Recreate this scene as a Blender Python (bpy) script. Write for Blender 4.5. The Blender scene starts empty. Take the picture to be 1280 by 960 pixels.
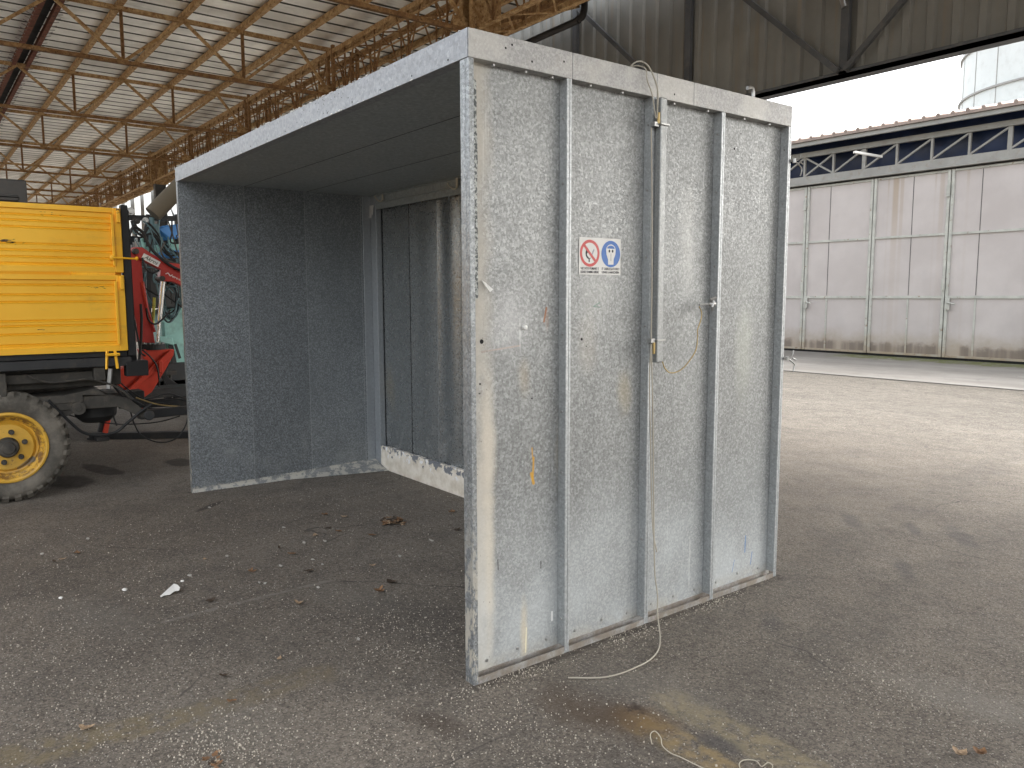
import bpy, math, random
from mathutils import Vector, Matrix
random.seed(7)
SC = bpy.context.scene
COL = SC.collection
# ------------------------------------------------------------------ camera
FPX, YAW, PITCH, ROLL = 986.35, 0.919462, -0.111509, -0.0027646
CAM = Vector((2.398276, -1.641100, 1.5))
_f = Vector((-math.sin(YAW)*math.cos(PITCH), math.cos(YAW)*math.cos(PITCH), math.sin(PITCH)))
_r0 = Vector((math.cos(YAW), math.sin(YAW), 0)); _u0 = _r0.cross(_f)
_r = math.cos(ROLL)*_r0 + math.sin(ROLL)*_u0
_u = -math.sin(ROLL)*_r0 + math.cos(ROLL)*_u0
cd = bpy.data.cameras.new('camera'); cam = bpy.data.objects.new('camera', cd); COL.objects.link(cam)
M = Matrix.Identity(4)
for i in range(3):
    M[i][0] = _r[i]; M[i][1] = _u[i]; M[i][2] = -_f[i]; M[i][3] = CAM[i]
cam.matrix_world = M
cd.sensor_width = 36; cd.lens = FPX/1280*36; cd.clip_start = .05; cd.clip_end = 2000
SC.camera = cam
# ------------------------------------------------------------------ light
SUN_EL, SUN_AZ = 46, 30       # azimuth measured from +y towards +x
w = bpy.data.worlds.new('World'); SC.world = w; w.use_nodes = True
wn = w.node_tree.nodes; wl = w.node_tree.links; wn.clear()
sky = wn.new('ShaderNodeTexSky'); sky.sky_type = 'NISHITA'; sky.sun_disc = False
sky.sun_elevation = math.radians(SUN_EL); sky.sun_rotation = math.radians(SUN_AZ)
sky.dust_density = 6; sky.air_density = 1.2; sky.ozone_density = .6
hs = wn.new('ShaderNodeHueSaturation'); hs.inputs['Saturation'].default_value = .22
bg = wn.new('ShaderNodeBackground'); bg.inputs[1].default_value = .15
wo = wn.new('ShaderNodeOutputWorld')
wl.new(sky.outputs[0], hs.inputs['Color']); wl.new(hs.outputs[0], bg.inputs[0]); wl.new(bg.outputs[0], wo.inputs[0])
sd = bpy.data.lights.new('sun', 'SUN'); sd.energy = 0.65; sd.angle = math.radians(55); sd.color = (1, .98, .96)
so = bpy.data.objects.new('sun', sd); COL.objects.link(so)
e, a = math.radians(SUN_EL), math.radians(SUN_AZ)
so.rotation_euler = Vector((math.sin(a)*math.cos(e), math.cos(a)*math.cos(e), math.sin(e))).to_track_quat('Z', 'Y').to_euler()
vs = SC.view_settings; vs.view_transform = 'Standard'; vs.look = 'None'; vs.exposure = 2.43; vs.gamma = 1; vs.use_curve_mapping = False
SC.cycles.max_bounces = 10; SC.cycles.diffuse_bounces = 6; SC.cycles.glossy_bounces = 5

# ------------------------------------------------------------------ helpers
def hit(px, py, ax, v):
    d = _f + _r*((px-640)/FPX) + _u*((480-py)/FPX)
    return CAM + d*((v-CAM[ax])/d[ax])
def G(px, py, z=0): return hit(px, py, 2, z)

def tag(o, label, cat, group=None, kind=None):
    o['label'] = label; o['category'] = cat
    if group: o['group'] = group
    if kind: o['kind'] = kind
    return o
def thing(name, label, cat, loc=(0, 0, 0), group=None, rz=0):
    o = bpy.data.objects.new(name, None); COL.objects.link(o); o.location = loc; o.rotation_euler = (0, 0, rz)
    o.empty_display_size = .2
    return tag(o, label, cat, group)
def wloc(p):
    v = Vector((0, 0, 0))
    while p is not None: v += p.location; p = p.parent
    return v
def copy_tree(o, parent=None):
    c = o.copy(); COL.objects.link(c); c.parent = parent
    for ch in list(o.children): copy_tree(ch, c)
    return c

class MB:
    def __init__(s): s.v = []; s.f = []; s.m = []
    def add(s, vs, fs, m=0):
        k = len(s.v); s.v += [Vector(q) for q in vs]; s.f += [tuple(i+k for i in f) for f in fs]; s.m += [m]*len(fs); return s
    def box(s, x0, x1, y0, y1, z0, z1, m=0):
        return s.add([(x0,y0,z0),(x1,y0,z0),(x1,y1,z0),(x0,y1,z0),(x0,y0,z1),(x1,y0,z1),(x1,y1,z1),(x0,y1,z1)],
                     [(0,3,2,1),(4,5,6,7),(0,1,5,4),(1,2,6,5),(2,3,7,6),(3,0,4,7)], m)
    def bar(s, p, q, w, h, up=(0, 0, 1), m=0):
        p = Vector(p); q = Vector(q); d = (q-p).normalized(); up = Vector(up)
        sd_ = d.cross(up)
        if sd_.length < 1e-3: sd_ = d.cross(Vector((1, 0, 0)))
        sd_.normalize(); u = sd_.cross(d).normalized()
        a_, b_ = sd_*w/2, u*h/2
        return s.add([p-a_-b_, p+a_-b_, p+a_+b_, p-a_+b_, q-a_-b_, q+a_-b_, q+a_+b_, q-a_+b_],
                     [(0,1,2,3),(4,7,6,5),(0,4,5,1),(1,5,6,2),(2,6,7,3),(3,7,4,0)], m)
    def angle(s, p, q, w, t=.006, up=(0, 0, 1), flip=1, m=0):     # steel L section
        p = Vector(p); q = Vector(q); d = (q-p).normalized(); up = Vector(up)
        sd_ = d.cross(up)
        if sd_.length < 1e-3: sd_ = d.cross(Vector((1, 0, 0)))
        sd_.normalize(); u = sd_.cross(d).normalized()
        o = sd_*(w/2)*flip
        s.bar(p+o, q+o, t, w, u, m); o2 = u*(w/2-t/2)
        return s.bar(p+o2, q+o2, w, t, u, m)
    def tube(s, pts, r, n=8, m=0, cap=True):
        pts = [Vector(q) for q in pts]; k = len(s.v); L = len(pts); prev = None
        for i, q in enumerate(pts):
            d = (pts[min(i+1, L-1)]-pts[max(i-1, 0)]).normalized()
            if prev is None:
                a_ = d.cross(Vector((0, 0, 1)))
                if a_.length < .05: a_ = d.cross(Vector((1, 0, 0)))
            else: a_ = prev-d*prev.dot(d)
            a_.normalize(); prev = a_; b_ = d.cross(a_)
            rr = r[i] if isinstance(r, (list, tuple)) else r
            for j in range(n):
                t = 2*math.pi*j/n; s.v.append(q+a_*math.cos(t)*rr+b_*math.sin(t)*rr)
        for i in range(L-1):
            for j in range(n):
                s.f.append((k+i*n+j, k+i*n+(j+1) % n, k+(i+1)*n+(j+1) % n, k+(i+1)*n+j)); s.m.append(m)
        if cap:
            s.f.append(tuple(k+j for j in reversed(range(n)))); s.m.append(m)
            s.f.append(tuple(k+(L-1)*n+j for j in range(n))); s.m.append(m)
        return s
    def lathe(s, c, axis, prof, n=32, m=0):       # prof: (along axis, radius)
        c = Vector(c); ax = Vector(axis).normalized(); a_ = ax.cross(Vector((0, 0, 1)))
        if a_.length < .05: a_ = ax.cross(Vector((1, 0, 0)))
        a_.normalize(); b_ = ax.cross(a_); k = len(s.v)
        for (h, r) in prof:
            for j in range(n):
                t = 2*math.pi*j/n; s.v.append(c+ax*h+(a_*math.cos(t)+b_*math.sin(t))*r)
        for i in range(len(prof)-1):
            for j in range(n):
                s.f.append((k+i*n+j, k+i*n+(j+1) % n, k+(i+1)*n+(j+1) % n, k+(i+1)*n+j)); s.m.append(m)
        return s
    def prism(s, poly, d, m=0):                   # poly: 3-D planar loop, d: extrusion vector
        n = len(poly); d = Vector(d); k = len(s.v)
        s.v += [Vector(q) for q in poly]+[Vector(q)+d for q in poly]
        s.f += [tuple(k+i for i in range(n)), tuple(k+n+i for i in reversed(range(n)))]+[(k+i, k+n+i, k+n+(i+1) % n, k+(i+1) % n) for i in range(n)]
        s.m += [m]*(n+2); return s
    def build(s, name, mats, parent=None, bevel=0, smooth=False, label=None, seg=1):
        me = bpy.data.meshes.new(name); off = wloc(parent)
        me.from_pydata([tuple(q-off) for q in s.v], [], s.f)
        if not isinstance(mats, (list, tuple)): mats = [mats]
        for q in mats: me.materials.append(q)
        me.polygons.foreach_set('material_index', s.m); 
        import bmesh
        bm = bmesh.new(); bm.from_mesh(me); bmesh.ops.recalc_face_normals(bm, faces=bm.faces); bm.to_mesh(me); bm.free()
        if smooth:
            me.polygons.foreach_set('use_smooth', [True]*len(me.polygons)); me.set_sharp_from_angle(angle=math.radians(38))
        me.update(); o = bpy.data.objects.new(name, me); COL.objects.link(o)
        if parent is not None: o.parent = parent
        if bevel:
            b = o.modifiers.new('bevel', 'BEVEL'); b.width = bevel; b.segments = seg; b.limit_method = 'ANGLE'; b.angle_limit = math.radians(50); b.use_clamp_overlap = True
        if label: o['label'] = label
        return o

def smoothpts(pts, n=6):
    pts = [Vector(p) for p in pts]; out = []
    P_ = [pts[0]*2-pts[1]]+pts+[pts[-1]*2-pts[-2]]
    for i in range(1, len(P_)-2):
        a0, a1, a2, a3 = P_[i-1:i+3]
        for k in range(n):
            t = k/n
            out.append(.5*((2*a1)+(-a0+a2)*t+(2*a0-5*a1+4*a2-a3)*t*t+(-a0+3*a1-3*a2+a3)*t**3))
    out.append(pts[-1]); return out

# ------------------------------------------------------------------ material toolkit
class NT:
    def __init__(s, name):
        s.mat = bpy.data.materials.new(name); s.mat.use_nodes = True; s.t = s.mat.node_tree
        s.b = s.t.nodes['Principled BSDF']; s.tc = s.t.nodes.new('ShaderNodeTexCoord').outputs['Object']
        s._xyz = None
    def put(s, sock, v):
        if v is None: return
        if isinstance(v, bpy.types.NodeSocket): s.t.links.new(v, sock)
        elif isinstance(v, (tuple, list)) and sock.type == 'RGBA' and len(v) == 3: sock.default_value = (*v, 1)
        else: sock.default_value = v
    def math(s, op, a, b=None, c=None, clamp=False):
        n = s.t.nodes.new('ShaderNodeMath'); n.operation = op; n.use_clamp = clamp
        for i, v in enumerate((a, b, c)): s.put(n.inputs[i], v)
        return n.outputs[0]
    def mix(s, f, a, b, mode='MIX'):
        n = s.t.nodes.new('ShaderNodeMix'); n.data_type = 'RGBA'; n.blend_type = mode
        s.put(n.inputs[0], f); s.put(n.inputs[6], a); s.put(n.inputs[7], b); return n.outputs[2]
    def mapv(s, scale=(1, 1, 1), loc=(0, 0, 0), vec=None):
        n = s.t.nodes.new('ShaderNodeMapping'); s.put(n.inputs[0], vec or s.tc); n.inputs['Scale'].default_value = scale; n.inputs['Location'].default_value = loc
        return n.outputs[0]
    def noise(s, scale, detail=3, rough=.55, vec=None, dist=0, out=0):
        n = s.t.nodes.new('ShaderNodeTexNoise'); s.put(n.inputs['Vector'], vec or s.tc)
        n.inputs['Scale'].default_value = scale; n.inputs['Detail'].default_value = detail; n.inputs['Roughness'].default_value = rough; n.inputs['Distortion'].default_value = dist
        return n.outputs[out]
    def vor(s, scale, feat='F1', vec=None, out=0, rnd=1):
        n = s.t.nodes.new('ShaderNodeTexVoronoi'); n.feature = feat; s.put(n.inputs['Vector'], vec or s.tc)
        n.inputs['Scale'].default_value = scale; n.inputs['Randomness'].default_value = rnd; return n.outputs[out]
    def rng(s, v, a, b, c=0, d=1, smooth=True):
        n = s.t.nodes.new('ShaderNodeMapRange'); n.interpolation_type = 'SMOOTHSTEP' if smooth else 'LINEAR'
        s.put(n.inputs[0], v); n.inputs[1].default_value = a; n.inputs[2].default_value = b; n.inputs[3].default_value = c; n.inputs[4].default_value = d
        return n.outputs[0]
    @property
    def xyz(s):
        if s._xyz is None:
            n = s.t.nodes.new('ShaderNodeSeparateXYZ'); s.put(n.inputs[0], s.tc); s._xyz = n.outputs
        return s._xyz
    def warp(s, scale, amt, vec=None):
        vec = vec or s.tc; n = s.noise(scale, 2, .5, vec, out=1)
        a = s.t.nodes.new('ShaderNodeVectorMath'); a.operation = 'SUBTRACT'; s.put(a.inputs[0], n); a.inputs[1].default_value = (.5, .5, .5)
        b = s.t.nodes.new('ShaderNodeVectorMath'); b.operation = 'MULTIPLY_ADD'; s.put(b.inputs[0], a.outputs[0]); b.inputs[1].default_value = (amt, amt, amt); s.put(b.inputs[2], vec)
        return b.outputs[0]
    def seg(s, A, B, w, soft=.03, axes=(0, 1), jit=.0):
        """mask 1 near the segment A-B in the two given axes"""
        X, Y = s.xyz[axes[0]], s.xyz[axes[1]]
        dx, dy = B[0]-A[0], B[1]-A[1]; L2 = dx*dx+dy*dy
        ux = s.math('SUBTRACT', X, A[0]); uy = s.math('SUBTRACT', Y, A[1])
        t = s.math('DIVIDE', s.math('ADD', s.math('MULTIPLY', ux, dx), s.math('MULTIPLY', uy, dy)), L2, clamp=True)
        ex = s.math('SUBTRACT', ux, s.math('MULTIPLY', t, dx)); ey = s.math('SUBTRACT', uy, s.math('MULTIPLY', t, dy))
        d = s.math('SQRT', s.math('ADD', s.math('MULTIPLY', ex, ex), s.math('MULTIPLY', ey, ey)))
        if jit: d = s.math('ADD', d, s.math('MULTIPLY', s.math('SUBTRACT', s.noise(6, 3), .5), jit))
        return s.rng(d, w, w+soft, 1, 0)
    def blob(s, c, rx, ry, ang=0, soft=.5, axes=(0, 1), jit=.5, js=8):
        X, Y = s.xyz[axes[0]], s.xyz[axes[1]]; ca, sa = math.cos(ang), math.sin(ang)
        ux = s.math('SUBTRACT', X, c[0]); uy = s.math('SUBTRACT', Y, c[1])
        p = s.math('DIVIDE', s.math('ADD', s.math('MULTIPLY', ux, ca), s.math('MULTIPLY', uy, sa)), rx)
        q = s.math('DIVIDE', s.math('SUBTRACT', s.math('MULTIPLY', uy, ca), s.math('MULTIPLY', ux, sa)), ry)
        d = s.math('SQRT', s.math('ADD', s.math('MULTIPLY', p, p), s.math('MULTIPLY', q, q)))
        if jit: d = s.math('ADD', d, s.math('MULTIPLY', s.math('SUBTRACT', s.noise(js, 3), .5), jit*2))
        return s.rng(d, 1-soft, 1+soft*.4, 1, 0)
    def bump(s, h, strength=.3, dist=.01):
        n = s.t.nodes.new('ShaderNodeBump'); n.inputs['Strength'].default_value = strength; n.inputs['Distance'].default_value = dist; s.put(n.inputs['Height'], h)
        s.t.links.new(n.outputs[0], s.b.inputs['Normal'])
    def out(s, col, rough=.6, metal=0, spec=None):
        s.put(s.b.inputs['Base Color'], col); s.put(s.b.inputs['Roughness'], rough); s.put(s.b.inputs['Metallic'], metal)
        if spec is not None: s.b.inputs['Specular IOR Level'].default_value = spec
        return s.mat
def gray(v, t=(1, 1, 1)): return (v*t[0], v*t[1], v*t[2])

def paint(name, col, rough=.5, var=.12, dirt=None, dirtamt=.3, scale=3, spec=.4, metal=0):
    m = NT(name); n = m.noise(scale, 5, .6); c = m.mix(m.rng(n, .3, .75), gray(1-var, col), gray(1+var, col))
    if dirt: c = m.mix(m.math('MULTIPLY', m.rng(m.noise(scale*2.7, 6, .65), .48, .72), dirtamt), c, dirt)
    m.bump(m.noise(scale*20, 3), .08, .004)
    return m.out(c, m.rng(n, .3, .7, rough-.08, rough+.1), metal, spec)

def galv(name, lo, hi, scale=95, rough=.42, metal=.55, big=.12, tint=(.975, 1, .985), extra=None, streak=.0, bump=.12):
    m = NT(name)
    wv = m.warp(scale*.8, .7/scale)
    r1 = m.t.nodes.new('ShaderNodeSeparateColor'); m.put(r1.inputs[0], m.vor(scale, vec=wv, out=1))
    r2 = m.t.nodes.new('ShaderNodeSeparateColor'); m.put(r2.inputs[0], m.vor(scale*2.1, vec=wv, out=1))
    k = m.math('ADD', m.math('MULTIPLY', m.math('POWER', r1.outputs[0], 1.6), .62), m.math('MULTIPLY', r2.outputs[0], .38))
    L = m.noise(1.7, 5, .62); k = m.math('ADD', k, m.math('MULTIPLY', m.math('SUBTRACT', L, .5), big*4), clamp=True)
    if streak:
        st = m.noise(14, 4, .6, vec=m.mapv((1, 1, .05))); k = m.math('ADD', k, m.math('MULTIPLY', m.math('SUBTRACT', st, .5), streak*3), clamp=True)
    c = m.mix(k, gray(lo, tint), gray(hi, tint))
    ro = m.math('ADD', rough-.08, m.math('MULTIPLY', r1.outputs[1], .16))
    me = metal
    if extra: c, ro, me = extra(m, c, ro, metal)
    m.bump(m.math('ADD', m.math('MULTIPLY', m.noise(2.2, 2), 6), k), bump, .003)
    return m.out(c, ro, me)

def rust(name, c0=(.16, .085, .03), c1=(.32, .18, .07), c2=(.07, .032, .015), s=9):
    m = NT(name); n = m.noise(s, 6, .65); c = m.mix(m.rng(n, .35, .7), c0, c1)
    c = m.mix(m.rng(m.noise(s*2.6, 5, .7), .52, .68), c, c2)
    m.bump(m.noise(s*12, 3), .3, .004); return m.out(c, .75, 0, .25)

# ------------------------------------------------------------------ materials
def ex_right(m, c, ro, me):
    z = m.xyz[2]; y = m.xyz[1]
    # old cream paint overspray down the front edge; paler, cooler tone low down
    nn = m.noise(5, 5, .6)
    edge = m.rng(m.math('ADD', y, m.math('MULTIPLY', m.math('SUBTRACT', nn, .5), .10)), .06, .15, 1, 0)
    edge = m.math('MULTIPLY', edge, m.rng(m.noise(2.3, 4, .6, vec=m.mapv((1, 1, .6))), .25, .5))
    c = m.mix(m.math('MULTIPLY', edge, .8), c, (.54, .505, .44))
    low = m.math('MULTIPLY', m.rng(z, .1, .9, 1, 0), m.rng(m.noise(3.1, 5, .6), .25, .7, .35, .9))
    c = m.mix(m.math('MULTIPLY', low, .55), c, (.53, .565, .575))
    # strip of bare dark spangle where tape was pulled off
    ts = m.seg((.05, 1.5), (.05, 2.27), .011, .004, (1, 2), .012)
    c = m.mix(ts, c, m.mix(m.rng(m.noise(95, 2), .42, .6), (.10, .11, .11), (.50, .52, .50)))
    # brown, yellow stains
    for (px, py, ry, rz, amt, col) in [(780, 490, .05, .10, .22, (.40, .33, .20)), (655, 470, .035, .08, .16, (.42, .33, .2)), (684, 400, .010, .05, .15, (.28, .14, .06)),
                                       (655, 790, .022, .14, .28, (.62, .5, .3)), (735, 430, .06, .14, .15, (.4, .36, .3)), (640, 405, .1, .16, .25, (.5, .5, .5)), (700, 560, .03, .2, .2, (.35, .3, .22)),
                                       (610, 560, .04, .3, .5, (.56, .51, .43)), (930, 440, .08, .3, .25, (.42, .43, .38)), (612, 700, .03, .4, .45, (.60, .55, .46)), (860, 300, .06, .3, .2, (.5, .5, .48)), (745, 360, .1, .25, .15, (.45, .45, .43))]:
        p = hit(px, py, 0, -.045)
        c = m.mix(m.math('MULTIPLY', m.blob((p.y, p.z), ry, rz, 0, .8, (1, 2), .5, 9), min(.8, amt*1.5)), c, col)
    for (x0, y0, x1, y1, w_, col) in [(667, 572, 666, 600, .003, (.55, .30, .03)), (664, 592, 667, 604, .005, (.55, .30, .03)), (665, 560, 666, 575, .0015, (.5, .28, .05)), (658, 785, 657, 815, .002, (.75, .7, .5)), (690, 765, 690, 775, .003, (.8, .8, .78)),
                                      (932, 670, 931, 690, .002, (.1, .2, .4)), (915, 715, 918, 700, .002, (.1, .2, .4)), (938, 705, 940, 690, .002, (.12, .2, .4)), (622, 700, 623, 712, .0015, (.1, .1, .1)), (676, 702, 676, 710, .002, (.1, .1, .1)), (683, 385, 680, 402, .003, (.25, .1, .04)),
                                      (742, 383, 750, 378, .0012, (.12, .2, .16)), (742, 383, 750, 384, .0012, (.12, .2, .16)), (602, 440, 650, 432, .002, (.35, .3, .27))]:
        p = hit(x0, y0, 0, -.045); q = hit(x1, y1, 0, -.045)
        c = m.mix(m.math('MULTIPLY', m.seg((p.y, p.z), (q.y, q.z), w_, .003, (1, 2), .006), .85), c, col)
    # specks near the front edge
    vv = m.vor(55, vec=m.mapv((1, 1, .7)))
    sp = m.math('MULTIPLY', m.rng(vv, .10, .16, 1, 0), m.math('MULTIPLY', m.rng(m.noise(7, 3), .5, .62), m.rng(y, .02, .22, 1, .0)))
    c = m.mix(m.math('MULTIPLY', sp, .85), c, (.06, .055, .05))
    # faint scratches and white runs
    rn = m.rng(m.noise(60, 3, .6, vec=m.mapv((1, 1, .035))), .66, .74)
    c = m.mix(m.math('MULTIPLY', rn, .22), c, (.78, .79, .78))
    damp = m.math('MULTIPLY', m.rng(z, .0, .10, 1, 0), m.rng(m.noise(11, 4), .35, .6))
    c = m.mix(m.math('MULTIPLY', damp, .5), c, (.38, .34, .27))
    ro2 = m.math('ADD', ro, m.math('MULTIPLY', m.math('ADD', edge, low), .25), clamp=True)
    me2 = m.math('MULTIPLY', me, m.math('SUBTRACT', 1, m.math('MULTIPLY', m.math('ADD', edge, m.math('MULTIPLY', low, .5), ), .8), clamp=True))
    return c, ro2, me2
def ex_in(m, c, ro, me):
    z = m.xyz[2]; y_ = m.xyz[1]
    p2 = m.math('MULTIPLY', m.rng(y_, .486, .488), m.rng(y_, .971, .974, 1, 0)); c = m.mix(m.math('MULTIPLY', p2, .22), c, (.10, .108, .112)); p3 = m.rng(y_, .972, .975); c = m.mix(m.math('MULTIPLY', p3, .22), c, (.27, .29, .30))
    lim = m.math('ADD', z, m.math('MULTIPLY', m.math('SUBTRACT', m.noise(14, 5, .7), .5), .09))
    c = m.mix(m.math('MULTIPLY', m.rng(lim, .035, .045, 1, 0, False), .9), c, m.mix(m.rng(m.noise(30, 4, .7), .45, .6), (.55, .53, .48), (.30, .30, .28)))
    d = m.rng(m.noise(1.3, 4, .6, vec=m.mapv((1, 1, .5))), .4, .7); c = m.mix(m.math('MULTIPLY', d, .35), c, (.16, .175, .185))
    hz = m.math('MULTIPLY', m.rng(z, .3, .75, 1, 0), m.rng(m.noise(4, 4), .5, .75)); c = m.mix(m.math('MULTIPLY', hz, .4), c, (.42, .44, .44))
    return c, ro, me
def ex_trim(m, c, ro, me):
    n = m.rng(m.noise(3.5, 6, .65), .42, .62); c = m.mix(m.math('MULTIPLY', n, .5), c, (.48, .465, .43))
    d = m.rng(m.noise(13, 5, .7), .56, .68); c = m.mix(m.math('MULTIPLY', d, .4), c, (.30, .28, .25))
    gz = m.math('MULTIPLY', m.rng(m.xyz[2], .05, .06, 1, 0), m.rng(m.noise(9, 5, .7), .35, .6)); c = m.mix(m.math('MULTIPLY', gz, .7), c, (.20, .155, .11))
    return c, ro, me
def ex_front(m, c, ro, me):
    z = m.xyz[2]
    g = m.rng(z, .05, .9, 1, 0); n = m.noise(18, 5, .7, vec=m.mapv((1, 1, .45)))
    c = m.mix(m.math('MULTIPLY', m.rng(n, .47, .53), m.math('MULTIPLY', g, .9)), c, (.66, .62, .53))
    c = m.mix(m.math('MULTIPLY', m.rng(n, .38, .34), m.math('MULTIPLY', g, .9)), c, (.05, .055, .07))
    return c, ro, me
def ex_back(m, c, ro, me):
    st = m.rng(m.noise(9, 4, .6, vec=m.mapv((1, 1, .12))), .5, .75); z = m.xyz[2]
    c = m.mix(m.math('MULTIPLY', st, .30), c, (.42, .43, .42))
    b = m.blob((-3.62, .72), .09, .22, .2, .8, (0, 2), .7, 7); c = m.mix(m.math('MULTIPLY', b, .5), c, (.40, .36, .28))
    lo = m.math('MULTIPLY', m.rng(z, .25, .8, 1, 0), m.rng(m.noise(9, 5, .7), .5, .64)); c = m.mix(m.math('MULTIPLY', lo, .6), c, (.48, .49, .49))
    return c, ro, me

m_right = galv('galv_right', .165, .385, 112, .44, .4, .22, extra=ex_right, streak=.08, bump=.22)
m_in = galv('galv_inside', .14, .50, 120, .45, .45, .08, tint=(.92, .99, 1.04), extra=ex_in)
m_ceil = galv('galv_ceiling', .30, .44, 60, .5, .3, .12, tint=(.92, 1, 1.0), streak=.1)
m_trim = galv('galv_trim', .27, .43, 130, .48, .4, .08, extra=ex_trim, tint=(1, .99, .97))
m_rib = galv('galv_rib', .34, .54, 110, .42, .5, .06, tint=(.96, 1, 1.01), streak=.1)
m_frontf = galv('galv_front_fascia', .25, .375, 70, .5, .35, .05, tint=(.94, .98, 1.03))
m_stile = galv('galv_front_edge', .16, .40, 110, .42, .5, .06, extra=ex_front, tint=(.95, 1, 1.02))
m_back = galv('galv_back', .22, .42, 90, .33, .7, .10, tint=(.94, 1, 1.02), extra=ex_back, bump=.2)
m_duct = galv('galv_duct', .24, .34, 140, .4, .5, .05)
m_post = galv('galv_post', .36, .44, 60, .42, .5, .04, tint=(.93, .99, 1.04), streak=.06)
def kick_mat():
    m = NT('kick_board'); n = m.noise(9, 5, .65)
    c = m.mix(m.rng(n, .35, .7), (.80, .75, .66), (.60, .54, .44))
    z = m.xyz[2]; p = m.noise(17, 4, .6)
    t = m.math('ADD', p, m.rng(z, .08, .2, -.22, .06)); c = m.mix(m.rng(t, .55, .565, 0, 1, False), c, (.19, .20, .22))
    w_ = m.math('MULTIPLY', m.rng(p, .42, .38), m.rng(z, .08, .15)); c = m.mix(w_, c, (.85, .85, .85))
    m.bump(m.rng(t, .53, .58), .5, .002); return m.out(c, .6)
m_kick = kick_mat()
m_chan = galv('galv_crusty', .22, .34, 120, .6, .2, .1, extra=lambda m, c, ro, me: (m.mix(m.math('MULTIPLY', m.rng(m.noise(16, 5, .7), .46, .54), .8), c, (.60, .57, .50)), ro, me))
m_dark = paint('dark_steel', (.03, .031, .032), .55, .3, (.10, .08, .06), .35)
m_black = paint('black_rubber', (.018, .018, .018), .6, .3)
m_hole = paint('hole_black', (.008, .008, .008), .8, .1)
m_bolt = paint('zinc_bolt', (.38, .38, .37), .35, .1, metal=.8)
m_cable = paint('cable_sheath', (.36, .33, .27), .55, .1)
m_string = paint('string', (.48, .44, .35), .8, .1)
m_brass = paint('brass', (.45, .33, .14), .4, .15, metal=.6)
m_rust = rust('rusty_steel', (.31, .18, .075), (.60, .42, .22), (.15, .07, .03))
m_rust2 = rust('dark_rust', (.21, .11, .048), (.36, .22, .10), (.09, .045, .022))
m_rustbeam = rust('red_rust_beam', (.10, .035, .02), (.2, .07, .04), (.03, .015, .01))
m_white = paint('white_plastic', (.75, .74, .70), .5, .08)

def sheet_mat(name, base, pitch_axis=None, metal=.6, rough=.38, tint=(1, .99, .95)):
    m = NT(name); n = m.noise(.8, 6, .65); c = m.mix(m.rng(n, .3, .75), gray(base*.72, tint), gray(base*1.15, tint))
    n2 = m.noise(4, 5, .7, vec=m.mapv((1, .3, 1))); c = m.mix(m.math('MULTIPLY', m.rng(n2, .55, .75), .5), c, gray(base*.45, tint))
    m.bump(m.noise(1.5, 3), .5, .03); return m.out(c, m.rng(n2, .3, .7, rough-.06, rough+.14), metal)
m_roof = sheet_mat('roof_sheet', .92, rough=.40, metal=.6, tint=(.99, 1, .96))
m_groove_shade = paint('sheet_joint_shade', (.10, .095, .085), .6, .3)  # joint shadow painted as dark colour on the rib groove faces
m_val = NT('valance_sheet')
_c = m_val.mix(m_val.rng(m_val.noise(1.1, 5, .6), .3, .7), (.185, .18, .16), (.235, .23, .205))
_st = m_val.rng(m_val.noise(7, 4, .6, vec=m_val.mapv((1, 1, .06))), .56, .68); _c = m_val.mix(m_val.math('MULTIPLY', _st, .45), _c, (.24, .19, .13))
m_val = m_val.out(_c, .5, 0, .4)
m_steel_grey = paint('grey_painted_steel', (.085, .088, .09), .5, .2, (.16, .14, .12), .4)
m_gutter = paint('dark_gutter', (.025, .023, .022), .5, .2)

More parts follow.
